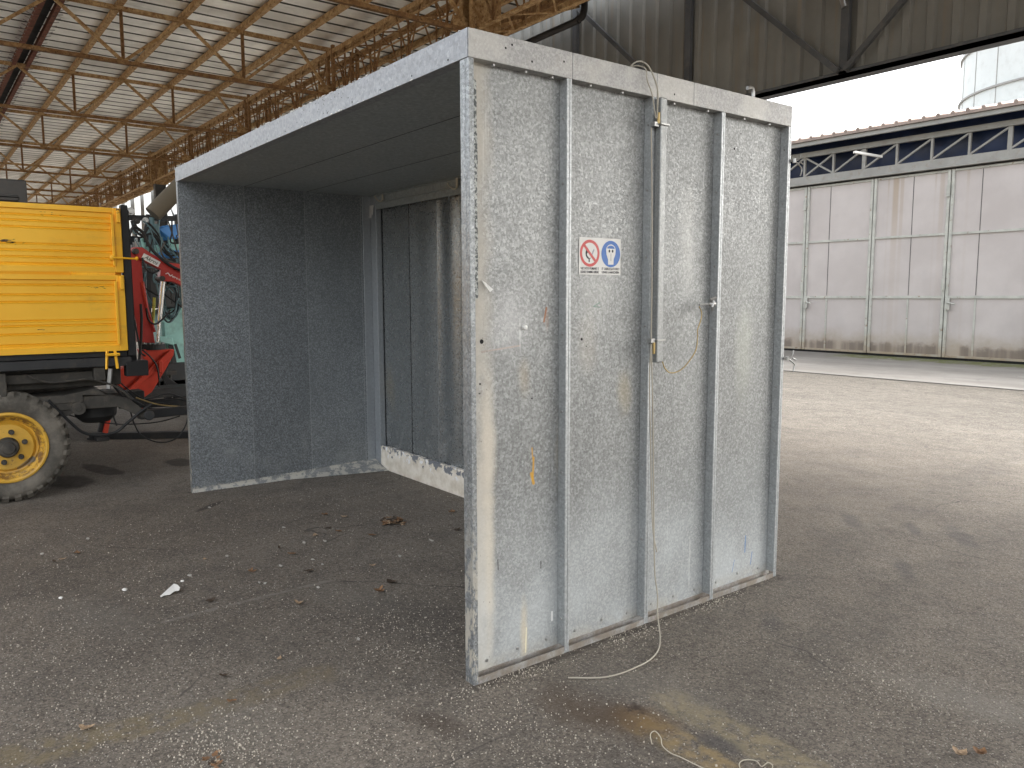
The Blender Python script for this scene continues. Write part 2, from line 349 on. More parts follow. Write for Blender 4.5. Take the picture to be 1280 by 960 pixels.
def ground_mat():
    m = NT('asphalt')
    L = m.noise(.55, 6, .62); F = m.noise(9, 6, .7); mid = m.noise(2.4, 5, .65)
    base = m.mix(m.rng(L, .3, .7), (.116, .100, .084), (.166, .146, .124))
    base = m.mix(m.math('MULTIPLY', m.rng(mid, .42, .68), .55), base, (.090, .079, .069))
    y = m.xyz[1]; x = m.xyz[0]
    # open yard: ground colour darkened to offset the stronger light there
    yd = m.math('ADD', y, m.math('MULTIPLY', m.math('SUBTRACT', m.noise(.4, 4), .5), 3.0))
    yard = m.rng(yd, 3.5, 9.0)
    base = m.mix(m.math('MULTIPLY', yard, .85), base, m.mix(m.rng(m.noise(1.2, 6, .7, vec=m.mapv((.35, 1, 1))), .35, .65), (.070, .063, .054), (.095, .085, .074)))
    gr = m.noise(38, 4, .75); gr2 = m.noise(7, 5, .75, vec=m.mapv((.6, 1, 1)))
    base = m.mix(m.math('MULTIPLY', yard, 1.0), base, m.mix(1.0, base, m.mix(m.rng(m.math('ADD', m.math('MULTIPLY', gr, .6), m.math('MULTIPLY', gr2, .4)), .38, .62), (.62, .61, .60), (1.32, 1.32, 1.3)), 'MULTIPLY'))
    # aggregate
    a1 = m.t.nodes.new('ShaderNodeSeparateColor'); m.put(a1.inputs[0], m.vor(115, out=1))
    a2 = m.t.nodes.new('ShaderNodeSeparateColor'); m.put(a2.inputs[0], m.vor(230, out=1))
    tone = m.math('ADD', m.math('MULTIPLY', a1.outputs[0], .55), m.math('MULTIPLY', a2.outputs[1], .45))
    base = m.mix(1.0, base, m.mix(tone, (.42, .41, .39), (1.75, 1.74, 1.70)), 'MULTIPLY')
    d1 = m.vor(115)
    dens = m.rng(m.noise(1.5, 5, .65), .35, .68, .86, .62, False)
    stone = m.math('MULTIPLY', m.math('GREATER_THAN', a1.outputs[1], dens), m.rng(d1, .28, .42, 1, 0))
    base = m.mix(m.math('MULTIPLY', stone, m.rng(a1.outputs[2], 0, 1, .35, 1, False)), base, (.37, .345, .30))
    pit = m.math('MULTIPLY', m.math('LESS_THAN', a2.outputs[0], .2), m.rng(m.vor(230), .2, .5, 1, 0))
    base = m.mix(m.math('MULTIPLY', pit, .6), base, (.03, .027, .024))
    def on(mask, col, amt):
        nonlocal base; base = m.mix(m.math('MULTIPLY', mask, amt), base, col)
    brk = m.rng(m.noise(16, 5, .7), .35, .6)
    def S(a, b, w_, soft=.04, jit=.1):
        A = G(*a); B = G(*b); return m.math('MULTIPLY', m.seg((A.x, A.y), (B.x, B.y), w_, soft, jit=jit), brk)
    def B_(p, rx, ry, ang=0, soft=.7, jit=.6, js=8):
        q = G(*p); return m.blob((q.x, q.y), rx, ry, ang, soft, jit=jit, js=js)
    for (a, b_, w_, am) in [((560, 960), (1280, 560), .09, .28), ((760, 975), (1300, 640), .09, .25), ((-50, 700), (560, 880), .08, .2)]:
        on(S(a, b_, w_, .09, .1), (.062, .056, .050), am)
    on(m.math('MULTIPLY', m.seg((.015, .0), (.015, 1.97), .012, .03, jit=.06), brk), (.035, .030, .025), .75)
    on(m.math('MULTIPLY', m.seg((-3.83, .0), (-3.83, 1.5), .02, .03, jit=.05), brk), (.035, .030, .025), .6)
    ck = m.vor(.55, 'DISTANCE_TO_EDGE', vec=m.warp(3.0, .35)); on(m.math('MULTIPLY', m.rng(ck, .0012, .004, 1, 0), m.rng(m.noise(.9, 3), .48, .6)), (.03, .027, .024), .6)
    # faded yellow floor lines
    on(S((800, 905), (960, 985), .035, .05), (.33, .24, .11), .6)
    on(S((840, 875), (1030, 975), .04, .06), (.30, .25, .15), .6)
    on(S((-20, 955), (250, 890), .05, .06), (.21, .165, .085), .5)
    on(S((250, 890), (400, 842), .05, .06), (.17, .135, .08), .5)
    # brown stain, dark spot
    on(B_((800, 900), .13, .10, .3), (.16, .095, .035), .65)
    on(B_((740, 890), .24, .13, .2, .9, .8, 6), (.070, .046, .028), .7)
    on(B_((795, 886), .05, .035, .3, .9, 1.2, 40), (.03, .018, .012), .85)
    on(B_((900, 930), .10, .05, .5), (.055, .055, .058), .5)
    on(B_((545, 905), .16, .07, .3), (.05, .035, .025), .5)
    on(B_((520, 770), .35, .3, .3), (.06, .052, .046), .35)
    # chalky scratch
    on(S((205, 777), (410, 726), .010, .012, .03), (.26, .24, .21), .5)
    # drips near trailer wheel
    on(B_((85, 602), .30, .18, .2, .3, .3), (.035, .029, .024), .8)
    on(B_((128, 587), .36, .10, .25, .2, .3), (.035, .029, .024), .8)
    on(B_((225, 578), .22, .12, .1, .25, .3), (.035, .029, .024), .75)
    on(B_((262, 633), .16, .035, -.9, .4, .3), (.03, .026, .022), .7)
    for p, rx, ry in [((1065, 650), .22, .07), ((1140, 660), .18, .05), ((1130, 712), .2, .06), ((965, 778), .14, .06), ((1200, 670), .3, .08)]:
        on(B_(p, rx, ry, -.9, .8, .8), (.06, .058, .058), .5)
    on(B_((1230, 880), .4, .15, .2, .9, .6), (.24, .225, .2), .35)
    for p in [(120, 770), (440, 745), (820, 860), (290, 905)]:
        on(B_(p, .4, .16, .4, .9, .7), (.20, .185, .16), .25)
    h = m.math('ADD', m.math('MULTIPLY', tone, .6), m.math('ADD', stone, m.math('MULTIPLY', F, .8)))
    m.bump(h, .85, .004)
    return m.out(base, m.rng(F, .3, .7, .72, .95), 0, .35)
m_ground = ground_mat()
m_apron = NT('apron_concrete')
_b = m_apron.mix(m_apron.rng(m_apron.noise(1.0, 6, .7, vec=m_apron.mapv((.4, 1, 1))), .35, .66), (.14, .130, .115), (.20, .188, .17))
_b = m_apron.mix(m_apron.math('MULTIPLY', m_apron.rng(m_apron.noise(3, 6, .75, vec=m_apron.mapv((.3, 1, 1))), .54, .66), .5), _b, (.12, .11, .1))
_cr = m_apron.vor(.45, 'DISTANCE_TO_EDGE', vec=m_apron.warp(1.2, .8)); _b = m_apron.mix(m_apron.rng(_cr, .001, .006, .35, 0), _b, (.10, .095, .09))
_mo = m_apron.math('MULTIPLY', m_apron.rng(m_apron.math('ADD', m_apron.xyz[1], m_apron.math('MULTIPLY', m_apron.math('SUBTRACT', m_apron.noise(1.6, 4), .5), 1.6)), 16.1, 16.5), m_apron.rng(m_apron.xyz[0], -8.7, -8.0))
_mo = m_apron.math('MULTIPLY', _mo, m_apron.rng(m_apron.noise(5, 6, .75), .40, .5)); _b = m_apron.mix(m_apron.math('MULTIPLY', _mo, .9), _b, (.085, .095, .02))
m_apron.bump(m_apron.noise(40, 4), .3, .01); m_apron = m_apron.out(_b, .9)

# ================================================================== SETTING
g_ = MB(); g_.add([(-300, -300, 0), (300, -300, 0), (300, 300, 0), (-300, 300, 0)], [(0, 1, 2, 3)])
o = g_.build('ground', m_ground); o['kind'] = 'structure'
YC = 11.85
a_ = MB(); a_.add([(-60, YC-.02, .004), (40, YC+.55, .004), (40, 18.5, .004), (-60, 18.5, .004)], [(0, 1, 2, 3)])
o = a_.build('concrete_apron', m_apron); o['kind'] = 'structure'
j_ = MB(); j_.add([(-60, YC-.07, .008), (40, YC+.50, .008), (40, YC+.56, .008), (-60, YC-.01, .008)], [(0, 1, 2, 3)])
o = j_.build('drain_joint', m_hole); o['kind'] = 'structure'

# ------------------------------------------------------------------ hangar
HX0, HX1 = -58.2, 13.2  # unseen +x roof end, pushed out to dim the booth's outer side
hangar = thing('hangar', 'open-sided hangar with rusty lattice trusses and corrugated metal roof', 'hangar', (0, 0, 0))
ZT, ZB, YG = 6.54, 5.565, 5.6
YR0, YR1 = -2.7, 8.0  # unseen front roof edge, pulled back to let light into the booth
def corr(x0, x1, pitch, h, z, y0, y1, wtop=.05):
    """roof sheet with trapezoid ribs running along y"""
    b = MB(); prof = []; x = x0
    while x < x1:
        prof += [(x, 0), (x+pitch-wtop-.03, 0), (x+pitch-wtop-.012, h), (x+pitch-.018, h)]; x += pitch
    prof.append((x, 0)); n = len(prof)
    vs_ = [(p, y0, z+q) for p, q in prof]+[(p, y1, z+q) for p, q in prof]
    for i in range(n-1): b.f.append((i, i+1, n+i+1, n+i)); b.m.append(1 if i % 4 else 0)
    b.v += [Vector(q) for q in vs_]; return b
corr(HX0-.5, HX1, .48, .07, ZT+.125, YR0, YR1, .05).build('roof_sheet', [m_roof, m_groove_shade], hangar)
ob = MB(); ob.box(HX0-.5, HX1, YR0, YR1, ZT+.20, ZT+.24); ob.build('roof_deck', m_steel_grey, hangar)
# purlins
PY = [1.68, 2.74, 3.80, 4.86, 5.93, 6.98]
pu = MB(); y0 = PY[0]
pu.box(HX0, HX1, y0-.035, y0-.028, ZT, ZT+.11); pu.box(HX0, HX1, y0-.028, y0+.04, ZT, ZT+.007); pu.box(HX0, HX1, y0-.028, y0+.04, ZT+.103, ZT+.11)
xx = HX0
while xx < HX1:
    ww = random.uniform(.05, .3); pu.box(xx, xx+ww, y0-.045, y0-.037, ZT-.004, ZT+.012+random.uniform(0, .02)); xx += ww+random.uniform(.05, .5)
p0 = pu.build('purlin', m_rust, hangar)
for yy in PY[1:]+[-.4, -1.5, -2.6, -3.7]:
    c = p0.copy(); COL.objects.link(c); c.parent = hangar; c.location = (0, yy-y0, 0)
# double ridge beam
rb = MB()
for yy in (.54, .80):
    rb.box(HX0, HX1, yy-.04, yy+.04, ZT-.07, ZT-.06); rb.box(HX0, HX1, yy-.005, yy+.005, ZT-.06, ZT+.10)
rbo = rb.build('expansion_beam', m_rustbeam, hangar)
cl = MB(); xx = HX0
while xx < HX1:
    for yy, s in ((.50, -1), (.84, 1)):
        cl.tube([(xx, yy, ZT-.05), (xx, yy+s*.10, ZT-.02+random.uniform(-.02, .02))], .008, 5)
    xx += .25
cl.build('roof_clip', m_bolt, hangar)['kind'] = 'stuff'
gp = MB(); gp.box(HX0, HX1, .60, .74, ZT+.02, ZT+.03); gp.build('gap_shade_strip', m_hole, hangar)  # flat black strip stands for shade in the gap between paired angles

# trusses (along y), copied every 5 m
def truss(x):
    r = bpy.data.objects.new('roof_truss', None); COL.objects.link(r); r.parent = hangar; r.location = (x, 0, 0)
    W = .07
    b = MB(); b.angle((x, YR0, ZT-.04), (x, YG, ZT-.04), W, .008); b.angle((x, YR0, ZT-.04), (x, YG, ZT-.04), W, .008, flip=-1); b.build('top_chord', m_rust, r)
    b = MB(); b.angle((x, YR0, ZB+.03), (x, YG, ZB+.03), W*.95, .008, up=(0, 0, -1)); b.angle((x, YR0, ZB+.03), (x, YG, ZB+.03), W*.95, .008, up=(0, 0, -1), flip=-1); b.build('bottom_chord', m_rust2, r)
    k = 0
    yb = [1.68, 3.80, 5.6, -.5, -2.6]      # bottom nodes
    yt = [.62, 2.74, 4.86, -1.55, -3.65]        # apexes
    for q in [1.68, 3.80, -.5, -2.6]:
        b = MB(); b.angle((x, q, ZB+.03), (x, q, ZT-.04), .05, .006, up=(0, 1, 0)); b.build('vertical', m_rust2, r)
    for tq in yt:
        for bq in yb:
            if abs(tq-bq) < 1.15:
                b = MB(); b.angle((x, tq, ZT-.05), (x, bq, ZB+.04), .05, .006, up=(1, 0, 0)); b.build('diagonal', m_rust, r)
    b = MB(); b.box(x-.012, x+.012, 5.32, 5.62, ZB-.02, ZB+.22); b.build('gusset', m_rust, r)
    # knee piece past the girder to the eaves
    b = MB(); b.angle((x, 6.1, ZT-.04), (x, 7.9, ZT-.04), .06, .008); b.angle((x, 6.1, 5.75), (x, 7.9, ZT-.10), .05, .006); b.bar((x, 7.0, 6.08), (x, 7.0, ZT-.06), .04, .04, (0, 1, 0)); b.build('eaves_bracket', m_rust, r)
    return r
t0 = truss(-8.2)
XT = [-3.2, 1.8, -13.2, -18.2, -23.3, -28.3, -33.3, -38.3, -43.3, -48.3, -53.3]
for x in XT:
    c = copy_tree(t0, hangar); c.location = (x, 0, 0)

# lattice girder bays (box of two lattice faces)
def girder(x):
    r = bpy.data.objects.new('lattice_girder', None); COL.objects.link(r); r.parent = hangar; r.location = (x, 0, 0)
    zt, zb = ZT-.10, 5.60
    for yy, fl in ((5.62, 1), (6.12, -1)):
        b = MB(); b.angle((x, yy, zt), (x+5, yy, zt), .09, .009, flip=fl); b.bar((x, yy, zt-.13), (x+5, yy, zt-.13), .03, .02); b.build('top_chord', m_rust, r)
        b = MB(); b.angle((x, yy, zb), (x+5, yy, zb), .08, .009, up=(0, 0, -1), flip=fl); b.build('bottom_chord', m_rust, r)
        for i in range(4):
            xv = x+.625+i*1.25+(.12 if yy > 6 else 0)
            b = MB(); b.bar((xv, yy, zb), (xv, yy, zt), .032, .018); b.build('vertical', m_rust2, r)
            for s_ in (-1, 1):
                b = MB(); b.bar((xv, yy, zb+.02), (xv+s_*.42, yy, zt-.03), .028, .02, (0, 1, 0)); b.build('diagonal', m_rust2, r)
    lt = MB(); lb = MB()
    for i in range(5):
        xa = x+i*1.0
        for q, z in ((lt, zt-.10), (lb, zb-.03)):
            q.bar((xa, 5.62, z), (xa+.5, 6.12, z), .025, .02); q.bar((xa+.5, 6.12, z), (xa+1.0, 5.62, z), .025, .02)
    lt.build('top_lacing', m_rust2, r); lb.build('bottom_lacing', m_rust, r)
    return r
g0 = girder(-8.2)
for x in [-3.2, -13.2, -18.2, -23.3, -28.3, -33.3, -38.3, -43.3, -48.3, -53.3]:
    c = copy_tree(g0, hangar); c.location = (x, 0, 0)
def column(x):
    r = bpy.data.objects.new('column', None); COL.objects.link(r); r.parent = hangar; r.location = (x, 0, 0)
    b = MB()
    for yy in (5.70, 6.04): b.box(x-.14, x+.14, yy-.012, yy+.012, 0, 5.50)
    b.box(x-.011, x+.011, 5.71, 6.03, 0, 5.50); b.build('shaft', m_steel_grey, r)
    b = MB()
    for xx_ in (x-.17, x+.11):
        b.box(xx_, xx_+.09, 5.55, 5.59, 5.50, ZT+.08); b.box(xx_, xx_+.012, 5.59, 6.15, 5.50, ZT+.06)
    b.build('head', m_rust, r)
    b = MB(); b.box(x-.22, x+.22, 5.6, 6.14, 0, .02); b.build('base_plate', m_steel_grey, r)
    return r
c0 = column(-8.2)
for x in (-28.3, -48.3):
    c = copy_tree(c0, hangar); c.location = (x, 0, 0)
sp0 = bpy.data.objects.new('splice_post', None); COL.objects.link(sp0); sp0.parent = hangar; sp0.location = (-13.2, 0, 0)
for yy in (5.60, 6.14):
    for xx_ in (-13.32, -13.08):
        b = MB(); b.box(xx_-.035, xx_+.035, yy-.03, yy+.03, 5.58, ZT+.03); b.build('post', m_rust2, sp0)
for x in XT:
    if x not in (-28.3, -48.3, -13.2):
        c = copy_tree(sp0, hangar); c.location = (x, 0, 0)
# valance wall hanging past the eaves
YV, ZV0, ZV1 = 8.5, 4.385, 7.5
def vsheet(x0, x1, pitch, h):
    b = MB(); prof = []; x = x0
    while x < x1: prof += [(x, 0), (x+pitch*.55, 0), (x+pitch*.64, h), (x+pitch*.91, h)]; x += pitch
    prof.append((x, 0)); n = len(prof)
    b.add([(p, YV+q, ZV0+.02) for p, q in prof]+[(p, YV+q, ZV1) for p, q in prof], [(i, i+1, n+i+1, n+i) for i in range(n-1)]); return b
val = bpy.data.objects.new('valance', None); COL.objects.link(val); val.parent = hangar
vsheet(-33, HX1, .30, -.045).build('cladding', m_val, val)
xx = -57.0
while xx < -34:
    b = MB(); b.box(xx, xx+random.uniform(.6, 1.1), YV+.01, YV+.03, ZV0, ZV1-.2); b.build('hanging_strip', m_val, val); xx += 2.3
b = MB(); b.box(-33, HX1, YV+.02, YV+.06, ZV0, ZV1); b.build('backing_sheet', m_val, val)
b = MB(); b.box(-58, HX1, YV-.12, YV+.06, ZV0-.05, ZV0+.012); b.box(-58, HX1, YV-.12, YV-.113, ZV0-.05, ZV0+.05); b.build('edge_rail', m_steel_grey, val)
VP = [-6.19+2.65*i for i in range(-12, 5)]
for i, x in enumerate(VP):
    b = MB(); b.box(x-.055, x+.055, YV-.12, YV-.052, ZV0+.013, ZV1-.1); b.build('post', m_steel_grey, val)
    if i < len(VP)-1:
        b = MB(); k = VP.index(x)
        if x < -4: b.bar((x+.05, YV-.15, 6.72), (x+2.6, YV-.15, ZV0+.05), .07, .06, (0, 1, 0))
        else: b.bar((x+.05, YV-.15, ZV0+.05), (x+2.6, YV-.15, 6.72), .07, .06, (0, 1, 0))
        b.build('brace', m_steel_grey, val)
b = MB(); b.box(-58, HX1, 7.80, 8.02, ZT-.02, ZT+.19); b.build('gutter', m_gutter, hangar)
b = MB(); b.box(-58, HX1, 7.55, 7.62, ZT-.08, ZT+.12); b.build('eaves_beam', m_rust2, hangar)
b = MB(); gx = -8.05
b.tube(smoothpts([(gx, 7.9, 6.5), (gx, 7.88, 6.30), (gx-.12, 7.85, 6.20), (gx-1, 7.85, 6.17), (gx-9, 7.85, 6.0)], 5), .06, 12); b.build('downpipe', m_gutter, hangar, smooth=True)
b = MB(); lp = hit(1053, 5, 1, 8.2); b.tube([lp+Vector((-.12, 0, .45)), lp+Vector((.03, 0, -.05))], .035, 10); b.build('light_tube', m_bolt, hangar, smooth=True)

# ------------------------------------------------------------------ workshop building across the yard
YF = 17.3
m_door = NT('door_sheet')
_z = m_door.xyz[2]
_b = m_door.mix(m_door.rng(m_door.noise(.9, 5, .6), .3, .7), (.47, .435, .425), (.54, .505, .495))
_b = m_door.mix(m_door.math('MULTIPLY', m_door.rng(m_door.noise(1.3, 4, .6, vec=m_door.mapv((1, 1, .8), (3, 0, 0))), .55, .7), .2), _b, (.42, .40, .40))
_low = m_door.rng(m_door.math('ADD', _z, m_door.math('MULTIPLY', m_door.math('SUBTRACT', m_door.noise(2.5, 5, .7), .5), .7)), .15, .75, 1, 0)
_b = m_door.mix(m_door.math('MULTIPLY', _low, .65), _b, (.30, .235, .15))
_l2 = m_door.rng(m_door.math('ADD', _z, m_door.math('MULTIPLY', m_door.math('SUBTRACT', m_door.noise(3.5, 5, .7), .5), .35)), .25, .38, 1, 0)
_b = m_door.mix(m_door.math('MULTIPLY', _l2, m_door.math('MULTIPLY', m_door.rng(m_door.noise(1.1, 4, .6, vec=m_door.mapv((1, 1, 0))), .42, .52), .7)), _b, (.12, .095, .08))
for (x0, w_, a__) in [(-7.32, .07, .55), (-7.17, .04, .35), (-7.5, .02, .35), (-6.25, .05, .3), (-6.4, .02, .25), (-5.7, .03, .25)]:
    msk = m_door.rng(m_door.math('ABSOLUTE', m_door.math('SUBTRACT', m_door.xyz[0], x0)), w_*.6, w_*1.4, 1, 0)
    msk = m_door.math('MULTIPLY', msk, m_door.rng(_z, 2.0 if w_ > .035 else 3.7, 4.2, .2, 1)); _b = m_door.mix(m_door.math('MULTIPLY', msk, a__), _b, (.33, .24, .14))
m_door.bump(m_door.noise(1.2, 3), .4, .03); m_door = m_door.out(_b, .5)
m_frame = NT('door_frame'); _z = m_frame.xyz[2]
_b = m_frame.mix(m_frame.rng(m_frame.noise(4, 5, .6), .3, .7), (.40, .41, .38), (.52, .53, .49))
_b = m_frame.mix(m_frame.math('MULTIPLY', m_frame.rng(m_frame.math('ADD', _z, m_frame.math('MULTIPLY', m_frame.noise(5, 4), 1.2)), .5, 1.4, 1, 0), .7), _b, (.28, .19, .10))
_b = m_frame.mix(m_frame.math('MULTIPLY', m_frame.rng(m_frame.noise(9, 5, .7), .6, .68), .8), _b, (.22, .12, .06)); m_frame = m_frame.out(_b, .55)
m_glass = NT('dark_glass'); m_glass = m_glass.out(m_glass.mix(m_glass.rng(m_glass.noise(.7, 4), .4, .6), (.008, .016, .045), (.014, .030, .085)), .35, 0, .3)
m_gsteel = paint('pale_grey_steel', (.30, .30, .285), .5, .1, (.22, .17, .12), .35)
m_tileedge = paint('roof_edge', (.30, .24, .21), .8, .2)
wk = thing('workshop', 'long grey workshop with steel folding doors under a lattice clerestory', 'building', (0, 0, 0))
LX = [-9.62+1.80*i for i in range(-16, 9)]
for i, x in enumerate(LX):
    x1 = x+1.74
    d = bpy.data.objects.new('door_leaf', None); COL.objects.link(d); d.parent = wk
    b = MB(); b.box(x, x1, YF, YF+.03, .10, 4.28); b.build('panel', m_door, d)
    b = MB()
    b.box(x-.02, x+.045, YF-.045, YF-.003, .06, 4.30); b.box(x1-.045, x1+.02, YF-.045, YF-.003, .06, 4.30)
    b.box(x+.046, x1-.046, YF-.03, YF-.003, 4.25, 4.30); b.build('frame', m_frame, d, bevel=.006)
    for z, h in ((2.87, .05), (1.44, .06)):
        b = MB(); b.box(x+.046, x1-.046, YF-.03, YF-.003, z-h/2, z+h/2); b.build('rail', m_frame, d)
    b = MB(); b.box(x+.047, x1-.047, YF-.03, YF-.003, .06, .11); b.build('bottom_rail', m_frame, d)
    xm = x+.92 if i % 2 else x+.62
    b = MB(); b.box(xm-.02, xm+.02, YF-.02, YF-.003, .112, 1.40); b.build('mullion', m_frame, d)
    b = MB(); b.box(xm-.006, xm+.006, YF-.008, YF-.002, 1.48, 2.84); b.box(xm-.006, xm+.006, YF-.008, YF-.002, 2.90, 4.24); b.build('seam', m_steel_grey, d)
    if i % 2 == 0:
        b = MB(); b.box(x+.0, x+.10, YF-.08, YF-.046, 1.15, 1.42); b.tube([(x+.05, YF-.10, 1.32), (x+.24, YF-.12, 1.28)], .018, 6); b.build('handle', m_frame, d)
        b = MB(); b.box(x-.10, x-.03, YF-.09, YF-.046, 3.7, 3.95); b.box(x-.10, x-.03, YF-.09, YF-.046, 1.6, 1.85); b.build('hinge', m_frame, d)
b = MB(); b.box(LX[0], LX[-1]+1.8, YF-.02, YF+.3, .005, .06); b.build('door_sill', m_hole, wk)
b = MB(); b.box(LX[0], LX[-1]+1.8, YF-.10, YF+.1, 4.34, 4.56); b.box(LX[0], LX[-1]+1.8, YF-.14, YF-.10, 4.34, 4.40); b.build('lintel_beam', m_gsteel, wk)
b = MB(); b.box(LX[0], LX[-1]+1.8, YF-.10, YF+.02, 5.05, 5.17); b.build('truss_top_chord', m_gsteel, wk)
b = MB(); b.box(LX[0], LX[-1]+1.8, YF+.30, YF+.34, 4.40, 5.5); b.build('clerestory_glazing', m_glass, wk)
x = -30.0; i = 0
while x < 4:
    b = MB(); ww = .09 if i % 4 == 3 else .05
    b.box(x-ww/2, x+ww/2, YF-.06, YF, 4.56, 5.05); b.build('truss_post', m_gsteel, wk)
    b = MB(); b.bar((x+.02, YF-.03, 4.58), (x+.79, YF-.03, 5.04), .04, .05, (0, 1, 0))
    if abs(x+10.0) < .5: b.bar((x+.02, YF-.025, 5.04), (x+.79, YF-.025, 4.58), .04, .05, (0, 1, 0))
    b.build('truss_diagonal', m_gsteel, wk); x += .81; i += 1
b = MB(); b.add([(LX[0], YF-.55, 5.42), (5, YF-.55, 5.42), (5, YF+8, 7.0), (LX[0], YF+8, 7.0), (LX[0], YF-.55, 5.36), (5, YF-.55, 5.36), (5, YF+8, 6.94), (LX[0], YF+8, 6.94)],
               [(0, 1, 2, 3), (7, 6, 5, 4), (0, 4, 5, 1), (2, 6, 7, 3), (1, 5, 6, 2), (0, 3, 7, 4)]); b.build('roof', m_tileedge, wk)
b = MB(); x = LX[0]
while x < 5:
    b.tube([(x, YF-.56, 5.435), (x, YF+.6, 5.65)], .045, 6); x += .31
b.build('roof_corrugation', m_tileedge, wk)
b = MB(); b.box(LX[0], 5, YF-.50, YF-.42, 5.26, 5.355); b.build('eaves_gutter', m_gsteel, wk)
b = MB(); b.box(LX[0], LX[-1]+1.8, YF+8, YF+8.2, 0, 6.9); b.box(LX[0]-.2, LX[0]-.003, YF-.1, YF+8.2, 0, 5.3); b.box(LX[-1]+1.81, LX[-1]+2.0, YF-.1, YF+8.2, 0, 5.3); b.build('rear_wall', m_door, wk)
b = MB(); q0 = hit(1068, 190, 1, YF-1.0); q1 = hit(1102, 196, 1, YF-.2); b.bar(q0, q1, .07, .05); b.build('bracket_light', m_white, wk)
# silo behind
m_silo = paint('silo_white', (.60, .64, .63), .5, .04, (.40, .41, .38), .3, 1.2)
SY = 32; sp = hit(1208, 120, 1, SY); SR = 4.2
silo = thing('silo', 'pale cylindrical storage silo rising behind the grey workshop roof', 'silo', (sp.x+SR*1.04, SY, 0))
cx = sp.x+SR*1.04
b = MB(); b.lathe((cx, SY, 0), (0, 0, 1), [(0, SR), (15, SR), (17, 1.0), (17.01, 0)], 96); b.build('shell', m_silo, silo, smooth=True)
for k in range(8):
    z = hit(1212, 136, 1, SY-1).z+(k-4)*1.55
    b = MB(); b.lathe((cx, SY, z), (0, 0, 1), [(-.03, SR+.003), (-.03, SR+.07), (.03, SR+.07), (.03, SR+.003)], 96); b.build('hoop', m_gsteel, silo, smooth=False)
for k in range(10):
    t = math.radians(200+k*15); x_, y_ = cx+math.cos(t)*(SR+.004), SY+math.sin(t)*(SR+.004)
    b = MB(); b.bar((x_, y_, 0), (x_, y_, 15), .03, .012, (math.cos(t), math.sin(t), 0)); b.build('seam', m_gsteel, silo)

# ================================================================== SPRAY BOOTH
W, D, H = 3.838, 1.965, 2.441
ZF = 2.341; RX = -.045
booth = thing('spray_booth', 'open-fronted galvanised steel spray booth standing on the asphalt', 'booth', (0, 0, 0))
YS = [.022, .487, .970, 1.437, 1.965]
rw = bpy.data.objects.new('side_wall', None); COL.objects.link(rw); rw.parent = booth
for i in range(4):
    b = MB(); b.box(RX-.015, RX, YS[i]+(.0 if i else -.004), YS[i+1]-.001, .004, ZF+.05); b.build('panel', m_right, rw)
for i in range(1, 5):
    y = YS[i]; b = MB()
    b.box(RX+.001, -.001, y-.026, y-.024, .030, ZF-.001)          # web
    b.box(-.003, 0, y-.0245, y-.013, .002, ZF-.001)
    b.box(-.003, 0, y-.0105, y-.001, .002, ZF-.001)
    b.box(RX+.001, -.004, y-.014, y-.0125, .030, ZF-.001)
    b.build('rib', m_rib, rw)
    for z in (.15, .42, .75, 1.05, 1.36, 1.66, 1.97, 2.22):
        b = MB(); b.lathe((-.022, y-.0262, z+random.uniform(-.03, .03)), (0, -1, 0), [(0, .006), (.004, .005), (.005, 0)], 8)
        b.build('rib_bolt', m_bolt, rw)
b = MB(); b.box(-.022, .0, -.002, .020, 0, ZF-.001); b.box(RX-.012, -.0225, -.002, .0015, 0, ZF-.001); b.build('front_stile', m_stile, rw, bevel=.003, seg=2)
b = MB(); b.box(RX+.001, -.002, .021, D-.027, .0, .006); b.box(-.0035, .0, .021, YS[1]-.0265, .0, .028)
for i in range(1, 4): b.box(-.0035, .0, YS[i]+.0005, YS[i+1]-.0265, .0, .024)
b.box(RX+.001, RX+.004, .021, D-.028, .0065, .026); b.build('base_channel', m_trim, rw)
for i in range(4):
    n = 3
    for k in range(n):
        y = YS[i]+(YS[i+1]-YS[i])*(.15+.33*k)
        for z in (.055,):
            b = MB(); b.lathe((RX, y, z+random.uniform(0, .012)), (1, 0, 0), [(0, .007), (.003, .006), (.004, .0)], 8)
            b.build('panel_bolt', m_bolt, rw)
b = MB()
for (px, py, r_) in [(602, 427, .009), (613, 841, .005), (647, 827, .005), (686, 814, .005), (727, 424, .006), (733, 433, .003), (918, 186, .006), (926, 167, .003), (665, 498, .004), (600, 480, .004), (599, 492, .003)]:
    p = hit(px, py, 0, RX); b.lathe((RX+.0006, p.y, p.z), (1, 0, 0), [(0, r_), (.0008, 0)], 10)
b.build('hole', m_hole, rw)
p = hit(655, 409, 0, RX); b = MB(); b.lathe((RX, p.y, p.z), (1, 0, 0), [(0, .011), (.012, .009), (.016, 0)], 12); b.build('plug', m_white, rw, smooth=True)
p = hit(601, 350, 0, RX); b = MB(); b.prism([(RX+.004, p.y, p.z), (RX+.006, p.y+.018, p.z-.01), (RX+.03, p.y+.035, p.z-.035), (RX+.03, p.y+.02, p.z-.045), (RX+.012, p.y+.008, p.z-.022)], (.0012, 0, 0)); b.build('tape_scrap', m_white, rw)
